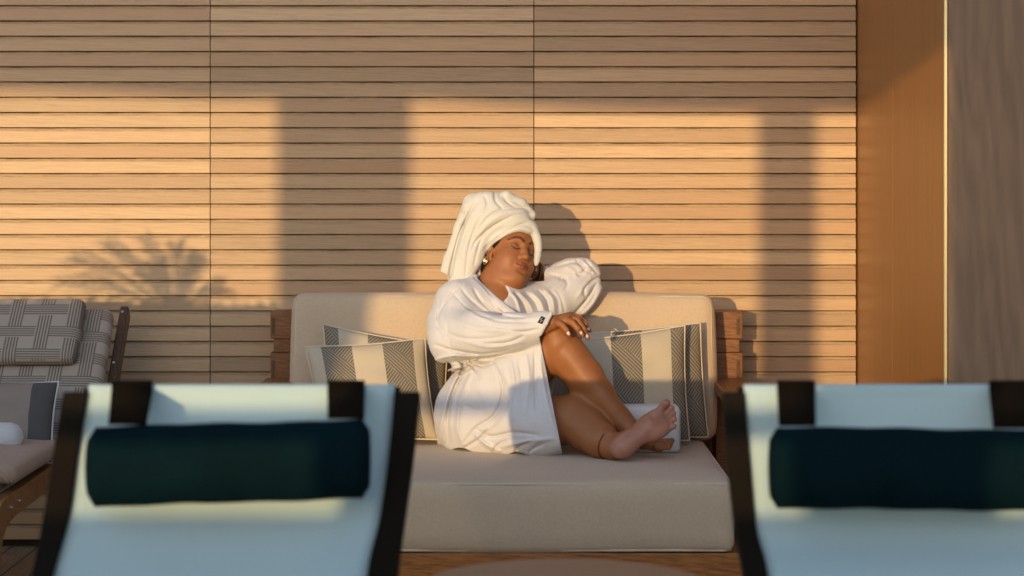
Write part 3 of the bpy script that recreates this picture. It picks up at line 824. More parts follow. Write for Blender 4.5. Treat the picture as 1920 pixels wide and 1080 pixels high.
# raised leg
B.chain([(N(905, 775, -.63), .095), (N(1000, 672, -.72), .078), (N(1046, 648, -.757), .060)], .03)
B.chain([(N(1050, 646, -.757), .0585), (N(1072, 676, -.765), .0555), (N(1094, 705, -.775), .056), (N(1122, 742, -.79), .047), (N(1158, 782, -.81), .034), (N(1184, 806, -.83), .031)], .022)
B.chain([(N(1178, 808, -.815), .030), (N(1206, 826, -.845), .027), (N(1235, 838, -.865), .019)], .015, flat=((0, 0, 1), .85))
for q in range(4):
    B.cone(N(1232+q*2, 838-q*3, -.885+q*.02), N(1254+q*2, 838-q*4, -.890+q*.022), .0105, .0085, .004)
# folded leg
B.chain([(N(915, 795, -.66), .095), (N(1020, 792, -.77), .078), (N(1072, 786, -.80), .070)], .03)
B.chain([(N(1072, 787, -.80), .068), (N(1100, 806, -.84), .061), (N(1128, 826, -.89), .050), (N(1150, 838, -.93), .037)], .02)
B.ell(N(1122, 822, -.86), (.05, .05, .045), k=.02)
B.ell(N(1046, 640, -.795), (.030, .026, .034), k=.02)                # kneecap
B.chain([(N(1070, 668, -.80), .030), (N(1106, 716, -.812), .026), (N(1150, 768, -.825), .020)], .02)   # shin bone
B.ell(N(1098, 722, -.765), (.040, .045, .060), np.array(Matrix.Rotation(math.radians(-35), 3, 'Y')), .02)   # calf
# foot, sole towards the camera
fa = N(1261, 781, -.965)-N(1163, 846, -.965); FL = np.linalg.norm(fa); fa /= FL
fy = np.array((.18, -1, .10)); fy -= fa*(fy@fa); fy /= np.linalg.norm(fy)
fw = np.cross(fa, fy)                 # across the foot
if fw[2] < 0: fw = -fw                # towards the big toe (up-left)
FM = np.stack([fa, fw, fy], 1); F0 = N(1163, 843, -.972)
def fp(a, w_, t): return F0+FM@np.array((a, w_, t))
B.ell(fp(.010, .0, .0), (.038, .033, .032), FM, .015)                 # heel
B.ell(fp(.055, .004, -.006), (.060, .031, .026), FM, .02)
B.ell(fp(.110, .010, -.008), (.050, .036, .019), FM, .02)
B.ell(fp(.143, .024, .002), (.024, .022, .0185), FM, .014)            # ball
B.ell(fp(.140, -.010, -.001), (.026, .028, .016), FM, .014)
B.ell(fp(.118, -.022, -.002), (.032, .018, .014), FM, .014)
B.ell(fp(.080, .034, .016), (.040, .014, .014), FM, .018, 'sub')      # arch
toes = [((.160, .032), (.186, .040), .0135, .0140), ((.162, .012), (.192, .018), .0100, .0102), ((.160, -.002), (.188, .003), .0092, .0096), ((.154, -.016), (.180, -.013), .0086, .0092), ((.145, -.030), (.168, -.030), .0084, .0090)]
for (a, b, ra, rb) in toes:
    B.cone(fp(a[0], a[1], -.004), fp(b[0], b[1], .002), ra*.86, rb*.8, .005)
    B.ell(fp(b[0]+.002, b[1], .004), (rb*.95, rb*.92, rb*.92), FM, .003)
B.cone(N(1150, 838, -.93), fp(.035, .01, -.015), .036, .028, .015)
B.ell(N(1143, 818, -.935), (.013, .010, .014), k=.012)                # ankle bone
# keep the figure off the seat plane
# the head again on a finer grid; both grids are cut along one plane low on the neck and joined into one mesh
Bh = Field(HC-np.array((.125, .135, .19)), HC+np.array((.145, .125, .15)), .0015); head_prims(Bh)
nrm = np.array((-.10, -.05, .99)); nrm /= np.linalg.norm(nrm); nc = N(925, 572, -.5)
for Fd, sg in ((B, 1), (Bh, -1)):
    sl, x, y, z = Fd.win(HC-np.array((.125, .135, .19)), HC+np.array((.145, .125, .15)), 0)
    if sg == 1:      # arm and hand behind the head stay with the coarse grid
        pass
    pd = (x-nc[0])*nrm[0]+(y-nc[1])*nrm[1]+(z-nc[2])*nrm[2]
    if sg == -1: Fd.a[sl] = np.maximum(Fd.a[sl], -pd.astype(np.float32))
body, BV = B.mesh('body', M['skin'], person, relax=1)
# drop the coarse head: the vertices above the plane that lie on the fine head's surface
def sample(Fd, P):
    q = (P-Fd.lo)/Fd.h; ok = ((q > 1) & (q < Fd.n-2)).all(1); out = np.full(len(P), .05); i = np.clip(np.floor(q).astype(int), 0, Fd.n-2); f = q-i
    v = 0
    for a_ in (0, 1):
        for b_ in (0, 1):
            for c_ in (0, 1):
                wt = (f[:, 0] if a_ else 1-f[:, 0])*(f[:, 1] if b_ else 1-f[:, 1])*(f[:, 2] if c_ else 1-f[:, 2])
                v = v+wt*Fd.a[i[:, 0]+a_, i[:, 1]+b_, i[:, 2]+c_]
    out[ok] = v[ok]; return out
hd = sample(Bh, BV)
kill = (np.abs(hd) < .0022) & (((BV-nc)@nrm) > .0)
headm, HV = Bh.mesh('head', M['skin'], person, relax=1)
bm = bmesh.new(); bm.from_mesh(body.data); bm.verts.ensure_lookup_table()
bmesh.ops.delete(bm, geom=[bm.verts[i] for i in np.nonzero(kill)[0]], context='VERTS')
bm.from_mesh(headm.data)
bm.to_mesh(body.data); bm.free()
hm_ = headm.data; bpy.data.objects.remove(headm); bpy.data.meshes.remove(hm_)
body.data.polygons.foreach_set('use_smooth', [True]*len(body.data.polygons))
# painted skin: lips, brows, lashes, sole
Vn = np.empty(len(body.data.vertices)*3, np.float32); body.data.vertices.foreach_get('co', Vn); Vn = Vn.reshape(-1, 3)
L3 = (Vn-HC)@HM; colr = np.tile(np.array((.29, .106, .036)), (len(Vn), 1))
def blend(mask, c): 
    global colr
    colr = colr*(1-mask[:, None])+np.array(c)*mask[:, None]
L3 = L3/.965; front = (L3[:, 0] > .045)*(np.abs(L3[:, 1]) < .075)*(np.abs(L3[:, 2]) < .09)
def seg(P, Q, w_, soft=.5):
    P, Q = np.array(P), np.array(Q); d = Q-P; q_ = L3[:, 1:3]; t = np.clip(((q_-P)@d)/(d@d), 0, 1); r = np.linalg.norm(q_-P-t[:, None]*d, axis=1)
    return np.clip(1+soft-r/w_, 0, 1)*front
def curve(pts, w_, soft=.5):
    return np.maximum.reduce([seg(a, b, w_*(1-.35*i/len(pts)), soft) for i, (a, b) in enumerate(zip(pts[:-1], pts[1:]))])
for s in (-1, 1):
    blend(.8*np.maximum(curve([(.0, -.0415), (.009*s, -.0408), (.0215*s, -.0458)], .0036), curve([(.0, -.0520), (.010*s, -.0512), (.0200*s, -.0478)], .0052)), (.22, .055, .038))
    blend(.8*curve([(.0, -.0468), (.010*s, -.0464), (.0225*s, -.0465)], .0011), (.07, .015, .010))
    blend(.85*curve([(.012*s, .0385), (.024*s, .0465), (.036*s, .0465), (.052*s, .0370)], .0040), (.022, .009, .005))
    blend(.95*curve([(.0165*s, .0120), (.024*s, .0085), (.034*s, .0080), (.046*s, .0130)], .0021), (.012, .006, .004))
    blend(.40*curve([(.018*s, .0215), (.030*s, .0250), (.044*s, .0215)], .0035, 1.0), (.15, .05, .02))  # lid crease: its soft shade is put into the skin colour
blend(.35*curve([(-.045, -.020), (-.052, -.035)], .014, 1.0), (.34, .11, .045)) 
blend(.8*seg((-.0560, .004), (-.0561, .004), .0014), (.06, .02, .01))
FLc = (Vn-F0)@FM
sole = np.clip((FLc[:, 2]+.004)/.012, 0, 1)*(FLc[:, 0] > -.03)*(FLc[:, 0] < .22)*(np.abs(FLc[:, 1]) < .07)*(np.abs(FLc[:, 2]) < .05)
blend(.7*sole, (.40, .19, .14))
hairm = np.clip((.012-(L3[:, 0]+.012))/.01, 0, 1)*(L3[:, 2] > -.055+.5*np.abs(L3[:, 0]))*(np.linalg.norm(L3, axis=1) < .16)
at = body.data.color_attributes.new('paint', 'FLOAT_COLOR', 'POINT')
at.data.foreach_set('color', np.c_[colr, np.ones(len(colr))].astype(np.float32).ravel())
# hair under the edge of the towel
Hh = Field(HC-.14, HC+.16, .003)
Hh.ell(hp(-.004, 0, .046), (.094, .0735, .081), HM, .0)
Hh.ell(hp(-.045, 0, -.010), (.045, .060, .055), HM, .02)
Hh.ell(hp(.062, 0, .002), (.075, .064, .072), hrot('Y', 8), .004, 'sub')
Hh.ell(hp(.085, 0, -.05), (.12, .12, .085), HM, .0, 'sub')
Hh.ell(hp(-.024, -.060, -.034), (.020, .012, .040), hrot('Y', 15), .004)
Hh.mesh('hair', M['hair'], person)

def plane_cut(field, pts, lo, hi):
    """remove everything inside a screen polygon (convex) over a depth range"""
    P = [np.array(((p[0]-960)*6.62/F, CZ-(p[1]-HOR)*6.62/F)) for p in pts]
    sl, x, y, z = field.win((-9, lo, -9), (9, hi, 9), 0)
    X = x*6.62/(y-CY); Z = CZ-(CZ-z)*6.62/(y-CY); d = None
    area = sum(P[i][0]*P[(i+1) % len(P)][1]-P[(i+1) % len(P)][0]*P[i][1] for i in range(len(P)))
    for i in range(len(P)):
        a, b = P[i], P[(i+1) % len(P)]; e = (b-a)/np.linalg.norm(b-a); nrm_ = np.array((e[1], -e[0]))*(1 if area > 0 else -1)
        q = (X-a[0])*nrm_[0]+(Z-a[1])*nrm_[1]; d = q if d is None else np.maximum(d, q)
    d = np.maximum(d, np.maximum(lo-y, y-hi)); field.a[sl] = np.maximum(field.a[sl], -d.astype(np.float32))
# ---- towel turban
T = Field(N(812, 545, -.64), N(1020, 345, -.24), .0024)
T.ell(hp(-.014, 0, .072), (.104, .088, .084), HM, .0)
T.ell(N(925, 408, -.45), (.090, .080, .064), k=.03)
T.ell(N(962, 412, -.45), (.060, .07, .055), k=.03)
# tail: two hanging layers to the left
T.chain([(N(915, 395, -.47), .060), (N(893, 432, -.48), .044), (N(878, 480, -.50), .036), (N(862, 530, -.51), .036)], .03, flat=((.1, 1, 0), .6))
T.chain([(N(888, 382, -.455), .034), (N(866, 430, -.46), .026), (N(846, 485, -.47), .022), (N(834, 520, -.47), .021)], .008, flat=((.1, 1, 0), .75))
# face opening
T.ell(hp(.082, -.012, -.022), (.095, .105, .098), hrot('Y', 12), .004, 'sub')
T.ell(hp(.085, 0, -.095), (.115, .12, .075), HM, .004, 'sub')
T.cone(N(905, 520, -.58), N(930, 545, -.58), .022, .03, .004, 'sub')
# rolled rim over the forehead and in front of the ear
rim = [hp(.090, .024, .090), hp(.098, .000, .083), hp(.090, -.036, .078), hp(.056, -.070, .052), hp(.012, -.084, .026), hp(-.030, -.082, -.006), hp(-.050, -.068, -.050), hp(-.058, -.052, -.090)]
R_ = catmull(rim, 4)
T.chain([(np.array(p_), .0105) for p_ in R_], .004)
rim2 = [hp(.080, .040, .092), hp(.094, .010, .104), hp(.088, -.036, .102), hp(.050, -.076, .078), hp(.006, -.092, .052), hp(-.040, -.090, .012), hp(-.066, -.074, -.04)]
T.chain([(np.array(p_), .0150) for p_ in catmull(rim2, 4)], .005)
rim3 = [hp(.050, .040, .120), hp(.062, -.005, .130), hp(.040, -.060, .120), hp(-.005, -.090, .092), hp(-.055, -.088, .045)]
T.chain([(np.array(p_), .0200) for p_ in catmull(rim3, 4)], .007)
# strand that comes down on the far side of the face
T.chain([(np.array(p_), r_) for p_, r_ in zip(catmull([hp(.094, .010, .098), hp(.098, .034, .074), hp(.097, .052, .034), hp(.094, .056, -.016)], 3), (.012, .0125, .013, .013, .013, .0125, .012, .011, .009, .006))], .006)
# top folds
T.chain([(N(930, 376, -.46), .018), (N(950, 370, -.47), .020), (N(976, 383, -.46), .020), (N(995, 403, -.46), .018)], .008)
T.chain([(N(880, 392, -.47), .024), (N(900, 376, -.47), .022), (N(930, 372, -.46), .018)], .010)
for pts, a_, w_ in [([(1003, 402), (965, 404), (925, 424), (893, 452), (880, 480)], -.006, .0045), ([(992, 390), (955, 390), (922, 402), (898, 428)], -.006, .0045),
                    ([(1000, 412), (970, 424), (935, 444), (905, 470)], -.004, .004), ([(995, 398), (960, 397), (925, 412), (895, 442)], .003, .005),
                    ([(893, 378), (874, 410), (858, 450), (848, 490), (842, 520)], -.011, .0045), ([(905, 400), (890, 430), (878, 470), (872, 520)], -.005, .004),
                    ([(880, 385), (860, 425), (845, 470), (832, 510)], -.004, .004), ([(912, 430), (898, 460), (888, 500)], -.004, .004),
                    ([(927, 360), (930, 378), (944, 392)], -.007, .004), ([(943, 362), (952, 380), (975, 392)], -.004, .004),
                    ([(908, 366), (914, 384), (905, 400)], -.006, .0045), ([(885, 400), (870, 440), (860, 490)], .003, .006)]:
    T.relief(pts, a_, w_)
T.wrinkle(.0009, 60, (.5, .3, .9), 3)
plane_cut(T, [(800, 503), (821, 508), (839, 515), (842, 560), (800, 560)], -9, 9)
plane_cut(T, [(838, 536), (905, 524), (905, 560), (838, 560)], -9, 9)
T.mesh('head_towel', M['terry'], person, relax=1)

# ---- bathrobe
R = Field((N(782, 872, -.90)[0], -1.0, SEAT-.02), N(1160, 468, -.22), .0027)
g = R
g.chain([(N(893, 556, -.52), .062), (N(862, 574, -.58), .076), (N(853, 606, -.62), .080), (N(855, 640, -.67), .080)], .03)
g.cone(N(918, 590, -.52), N(915, 680, -.56), .118, .118, .04)
g.cone(N(925, 575, -.50), N(985, 585, -.46), .090, .085, .04)
g.ell(N(912, 765, -.61), (.155, .145, .125), k=.04)
g.cone(N(885, 790, -.60), N(900, 812, -.62), .115, .110, .03)
g.chain([(N(905, 770, -.63), .118), (N(990, 690, -.71), .100), (N(1046, 652, -.752), .073)], .05)           # over the raised thigh
g.chain([(N(915, 795, -.66), .115), (N(1010, 790, -.77), .104), (N(1075, 785, -.80), .095)], .05)          # over the folded thigh
g.ell(N(960, 740, -.70), (.14, .10, .13), k=.05)
g.cone(N(985, 720, -.74), N(1020, 790, -.79), .085, .085, .05)
# skirt hem spread on the seat
g.chain([(N(842, 806, -.55), .040), (N(885, 822, -.66), .040), (N(960, 828, -.76), .036), (N(1046, 818, -.86), .030)], .04)
g.chain([(N(838, 770, -.55), .034), (N(833, 824, -.55), .020), (N(850, 832, -.60), .018)], .015)
# right sleeve
g.chain([(N(850, 630, -.67), .076), (N(900, 628, -.74), .072), (N(960, 622, -.79), .056), (N(1020, 610, -.815), .038), (N(1046, 604, -.822), .034)], .022)
g.chain([(N(905, 640, -.74), .055), (N(965, 634, -.785), .038), (N(1000, 628, -.80), .026)], .02)
# left sleeve, pushed up in a bulge
g.chain([(N(985, 582, -.45), .082), (N(1035, 565, -.40), .074), (N(1074, 546, -.365), .070), (N(1086, 530, -.35), .060)], .03)
g.chain([(N(1094, 514, -.35), .046), (N(1072, 516, -.36), .052), (N(1046, 524, -.368), .048), (N(1020, 524, -.368), .042)], .02)
g.ell(N(1096, 505, -.36), (.040, .05, .034), k=.02)
g.chain([(N(1112, 512, -.36), .022), (N(1112, 540, -.37), .022), (N(1088, 578, -.39), .020)], .02)
core = g.a.copy()
# folds
def folds(f):
    for pts, a_, w_ in FOLDS: f.relief(pts, a_, w_)
FOLDS_BACK = [
 # chest folds between the collar and the raised arm
 ([(953, 545), (968, 560), (978, 592)], 0.0063, 0.0055), ([(972, 548), (992, 568), (1002, 592)], 0.0063, 0.0055), ([(994, 545), (1014, 566), (1022, 592)], 0.0063, 0.0060),
 ([(1018, 540), (1036, 560), (1040, 592)], 0.0056, 0.0060), ([(963, 547), (980, 566), (990, 594)], -0.0060, 0.0048), ([(983, 547), (1003, 567), (1012, 594)], -0.0060, 0.0048),
 ([(1007, 543), (1025, 563), (1031, 594)], -0.0060, 0.0048), ([(1045, 545), (1054, 565), (1060, 592)], -0.0035, 0.0048), ([(1030, 545), (1046, 562), (1048, 592)], -0.0035, 0.0048),
 # left sleeve
 ([(1038, 502), (1075, 492), (1098, 500), (1088, 514), (1068, 509)], -0.0080, 0.0048), ([(1080, 486), (1096, 505), (1112, 512)], -0.0080, 0.0048), ([(1095, 485), (1108, 500), (1122, 515)], -0.0060, 0.0048),
 ([(1127, 518), (1106, 530), (1095, 545), (1100, 560)], -0.0085, 0.0048), ([(1028, 514), (1048, 519), (1064, 530), (1058, 545)], -0.0060, 0.0048), ([(1048, 526), (1055, 520), (1066, 524)], -0.0060, 0.0048),
 ([(1020, 547), (1045, 536), (1062, 520)], 0.0040, 0.0060), ([(1130, 535), (1112, 570), (1088, 594)], 0.0080, 0.0070), ([(1121, 528), (1100, 562), (1072, 594)], -0.0080, 0.0048),
 ([(1060, 500), (1075, 508), (1082, 522)], 0.0050, 0.0050), ([(1110, 520), (1098, 536), (1080, 560)], 0.0040, 0.0060)]
FOLDS = [
 # right shoulder and sleeve
 ([(870, 530), (850, 548), (830, 575), (818, 600)], -0.0060, 0.0048), ([(887, 540), (905, 568), (938, 590), (990, 597)], -0.0085, 0.0048), ([(845, 545), (880, 580), (930, 600), (1010, 604)], -0.0050, 0.0048),
 ([(862, 536), (880, 560), (912, 584), (950, 598)], -0.0050, 0.0048), ([(858, 560), (884, 584), (930, 606), (985, 610)], 0.0050, 0.0070),
 ([(806, 600), (840, 625), (890, 636), (960, 628)], -0.0050, 0.0050), ([(812, 645), (850, 657), (900, 664), (960, 656)], -0.0070, 0.0048), ([(850, 600), (900, 617), (960, 618), (1010, 612)], 0.0050, 0.0070),
 ([(905, 645), (950, 643), (985, 628)], -0.0070, 0.0048), ([(826, 560), (820, 600), (828, 640)], -0.0040, 0.0050), ([(870, 640), (920, 650), (985, 640)], 0.0050, 0.0060), ([(930, 612), (975, 622), (1015, 616)], -0.0050, 0.0048),
 ([(845, 548), (838, 590), (842, 640), (850, 662)], -0.0035, 0.0048), ([(900, 596), (950, 600), (1020, 594)], 0.0040, 0.0040),
 # waist gathers
 ([(806, 692), (840, 681), (880, 673), (930, 669), (990, 655)], -0.0085, 0.0066), ([(812, 676), (850, 667), (900, 670)], 0.0090, 0.0050), ([(814, 704), (850, 692), (885, 684)], 0.0100, 0.0050),
 ([(812, 714), (842, 702), (870, 692)], -0.0085, 0.0048), ([(880, 678), (905, 686), (930, 677)], -0.0085, 0.0048), ([(850, 668), (868, 684), (862, 704)], -0.0080, 0.0048), ([(832, 672), (846, 690), (838, 712)], -0.0070, 0.0048),
 ([(866, 676), (892, 692), (900, 712)], -0.0060, 0.0048), ([(900, 680), (880, 696), (850, 712)], 0.0060, 0.0050),
 # skirt: overlap edge and folds
 ([(875, 685), (852, 730), (840, 780), (842, 834)], -0.0085, 0.0048), ([(862, 692), (842, 735), (828, 790), (825, 834)], 0.0100, 0.0070), ([(887, 692), (866, 745), (858, 800), (872, 842)], 0.0090, 0.0070),
 ([(918, 672), (936, 705), (942, 740), (925, 780), (893, 802), (870, 832)], -0.0085, 0.0048), ([(928, 674), (947, 705), (955, 740), (937, 785), (902, 810)], 0.0060, 0.0060),
 ([(890, 803), (920, 818), (965, 811), (1012, 816)], -0.0085, 0.0048), ([(890, 812), (910, 832), (940, 848)], 0.0100, 0.0070), ([(938, 838), (985, 829), (1040, 822)], 0.0090, 0.0070),
 ([(955, 672), (964, 720), (960, 790)], 0.0070, 0.0060), ([(970, 665), (978, 720), (972, 790)], -0.0060, 0.0048), ([(985, 660), (992, 710), (985, 780)], 0.0060, 0.0060), ([(1003, 652), (1003, 700), (1004, 745), (1006, 775)], -0.0080, 0.0048),
 ([(1012, 650), (1016, 700), (1030, 770), (1042, 815)], 0.0070, 0.0060), ([(868, 842), (900, 822), (915, 805)], -0.0085, 0.0048), ([(962, 854), (975, 836), (1004, 826)], -0.0085, 0.0048), ([(925, 850), (932, 836), (950, 826)], -0.0080, 0.0048),
 ([(990, 848), (1005, 838), (1022, 832)], -0.0070, 0.0048), ([(880, 715), (905, 740), (915, 780)], 0.0040, 0.0090), ([(870, 760), (895, 770), (912, 765)], -0.0030, 0.0050)]
for pts, a_, w_ in FOLDS_BACK: g.relief(pts, a_, w_, yr=(-.70, 0))
folds(g)
g.wrinkle(.0018, 46, (.6, .2, .7), 11); g.wrinkle(.0010, 105, (.7, .2, .5), 5)
outer = g.a.copy()
# hollow it: a shell 7 mm thick, open where the cuts go
def cuts(f):
    plane_cut(f, [(1008, 612), (1064, 900), (1300, 900), (1300, 560), (1062, 560), (1034, 600)], -.97, -.64)   # legs come out
    plane_cut(f, [(1033, 585), (1012, 626), (1200, 660), (1200, 560)], -.93, -.70)          # right cuff
    plane_cut(f, [(1019, 470), (1021, 546), (960, 546), (960, 470)], -.44, -.25)            # left cuff
    # neckline
    f.chain([(N(905, 505, -.56), .040), (N(935, 545, -.60), .034), (N(946, 563, -.62), .006)], .004, 'sub')
    f.chain([(N(932, 520, -.50), .070), (N(930, 548, -.52), .052)], .004, 'sub')
cuts(g)
zs = (g.ax[2] > N(1000, 772, -.75)[2])[None, None, :]
g.a = np.where(zs, np.maximum(g.a, -(outer+.0075)), g.a)
# uneven hem on the seat
sl, x, y, z = g.win((-9, -9, 0), (9, 9, SEAT+.2), 0)
hem = SEAT+.002+.006*np.sin(x*38+1)+.004*np.sin(x*71)+y*0
g.a[sl] = np.maximum(g.a[sl], (hem-z).astype(np.float32))
# collar bands and cuff edges
def band(pts, wd, th, fl): g.chain([(np.array(p), wd) for p in catmull(pts, 5)], .003, flat=(fl, th))
band([N(882, 517, -.50), N(893, 530, -.555), N(915, 551, -.600), N(938, 571, -.628), N(965, 592, -.640)], .0125, .42, (.35, -1, .55))
band([N(972, 522, -.43), N(957, 535, -.50), N(947, 552, -.565), N(944, 572, -.610)], .0115, .5, (-.55, -1, .45))
g.chain([(N(1013, 626, -.845), .006), (N(1024, 606, -.862), .006), (N(1033, 588, -.845), .006)], .004)
robe, _ = g.mesh('bathrobe', M['robe'], person, relax=1)

# cuff label, nails, jewellery
def quad_patch(name, pts, mat, par, th=.0012):
    P_ = [Vector(v) for v in pts]; nn = (P_[1]-P_[0]).cross(P_[3]-P_[0]).normalized()*th
    if nn.y > 0: nn = -nn
    m2 = MB(); m2.add([v for v in P_]+[v+nn for v in P_], [(0, 1, 2, 3), (7, 6, 5, 4), (0, 4, 5, 1), (1, 5, 6, 2), (2, 6, 7, 3), (3, 7, 4, 0)]); return m2.build(name, mat, par)
def on_surf(obj, px, py, off=.0008):
    o_ = Vector((0, CY, CZ)); d_ = (W(px, py, -.7)-o_).normalized()
    ok, loc, nr, _ = obj.ray_cast(o_, d_); return (loc+nr*off, nr) if ok else (W(px, py, -.8), Vector((0, -1, 0)))
bpy.context.view_layer.update()
pts = [on_surf(robe, *c)[0] for c in ((1015, 593), (1023, 596), (1017, 608), (1008, 605))]
lab = quad_patch('cuff_label', pts, M['black_tag'], robe)
zz = [(1017, 597), (1013, 600), (1018, 601), (1013, 604)]
m2 = MB(); m2.tube([on_surf(robe, *c, .0030)[0] for c in zz], .0007, 5); m2.build('label_stitching', M['tag_thread'], lab)
def nail(px, py, dx, dy, w_=.0042, l_=.0055):
    c, nr = on_surf(body, px, py, .0002); t_ = Vector((dx, 0, -dy)).normalized(); t_ = (t_-nr*t_.dot(nr)).normalized(); b2 = nr.cross(t_)
    V = []; Fc = []
    for i in range(7):
        for j in range(7):
            u, v = (i-3)/3, (j-3)/3; e = math.sqrt(max(0, 1-abs(v)**3*.9))
            V.append(c+t_*(v*l_)+b2*(u*w_*(.55+.45*e))+nr*(.0016-.0022*u*u-.0008*v*v))
    for i in range(6):
        for j in range(6): b_ = i*7+j; Fc.append((b_, b_+1, b_+8, b_+7))
    mesh_obj('fingernail', V, Fc, M['nail'], person)
for a_ in ((1065.5, 625, .5, 1), (1090, 624, .7, 1), (1100.5, 630, .5, 1), (1103.5, 617, .6, 1)): nail(*a_)
ec = hp(.004, -.081, -.036)
m2 = MB(); m2.tube([Vector(ec+HM@np.array((.0105*math.cos(t_), -.002, .0125*math.sin(t_)))) for t_ in np.linspace(0, 2*math.pi, 20, endpoint=False)], .0020, 8, True)
ear = m2.build('earring', M['gold'], person, smooth=True)
m2 = MB(); c_ = Vector(ec+HM@np.array((-.001, -.004, -.001))); V = []; Fc = []
for i in range(9):
    for j in range(12):
        a1, a2 = math.pi*i/8, 2*math.pi*j/12; V.append(c_+Vector((math.sin(a1)*math.cos(a2), math.sin(a1)*math.sin(a2), math.cos(a1)))*.0052)
for i in range(8):
    for j in range(12): Fc.append((i*12+j, i*12+(j+1) % 12, (i+1)*12+(j+1) % 12, (i+1)*12+j))
mesh_obj('pearl', V, Fc, M['pearl'], ear)
def bangle(name, a, b, rad, r_, mat, beads=0):
    a, b = Vector(a), Vector(b); ax = (b-a).normalized(); u = ax.cross(Vector((0, 0, 1))).normalized(); v = ax.cross(u)
    m2 = MB(); m2.tube([a+u*math.cos(t_)*rad+v*math.sin(t_)*rad+ax*.002*math.sin(t_*2) for t_ in np.linspace(0, 2*math.pi, 36, endpoint=False)], [r_*(1.0+(.55*(i % 2) if beads else 0)) for i in range(36)], 6, True)
    m2.build(name, mat, person, smooth=True)
wa, wb = N(1000, 507, -.36), N(1030, 517, -.345)
bangle('bracelet', wa, wb, .0285, .0016, M['gold']); 
aa = Vector(wa).lerp(Vector(wb), .22); bangle('bracelet', aa, wb, .0300, .0019, M['hair'], 1)
aa = Vector(wa).lerp(Vector(wb), .42); bangle('bracelet', aa, wb, .0318, .0016, M['gold'], 1)
bangle('anklet', N(1142, 834, -.917), N(1150, 838, -.93), .0445, .0018, M['red_cord'])
#PERSON>>

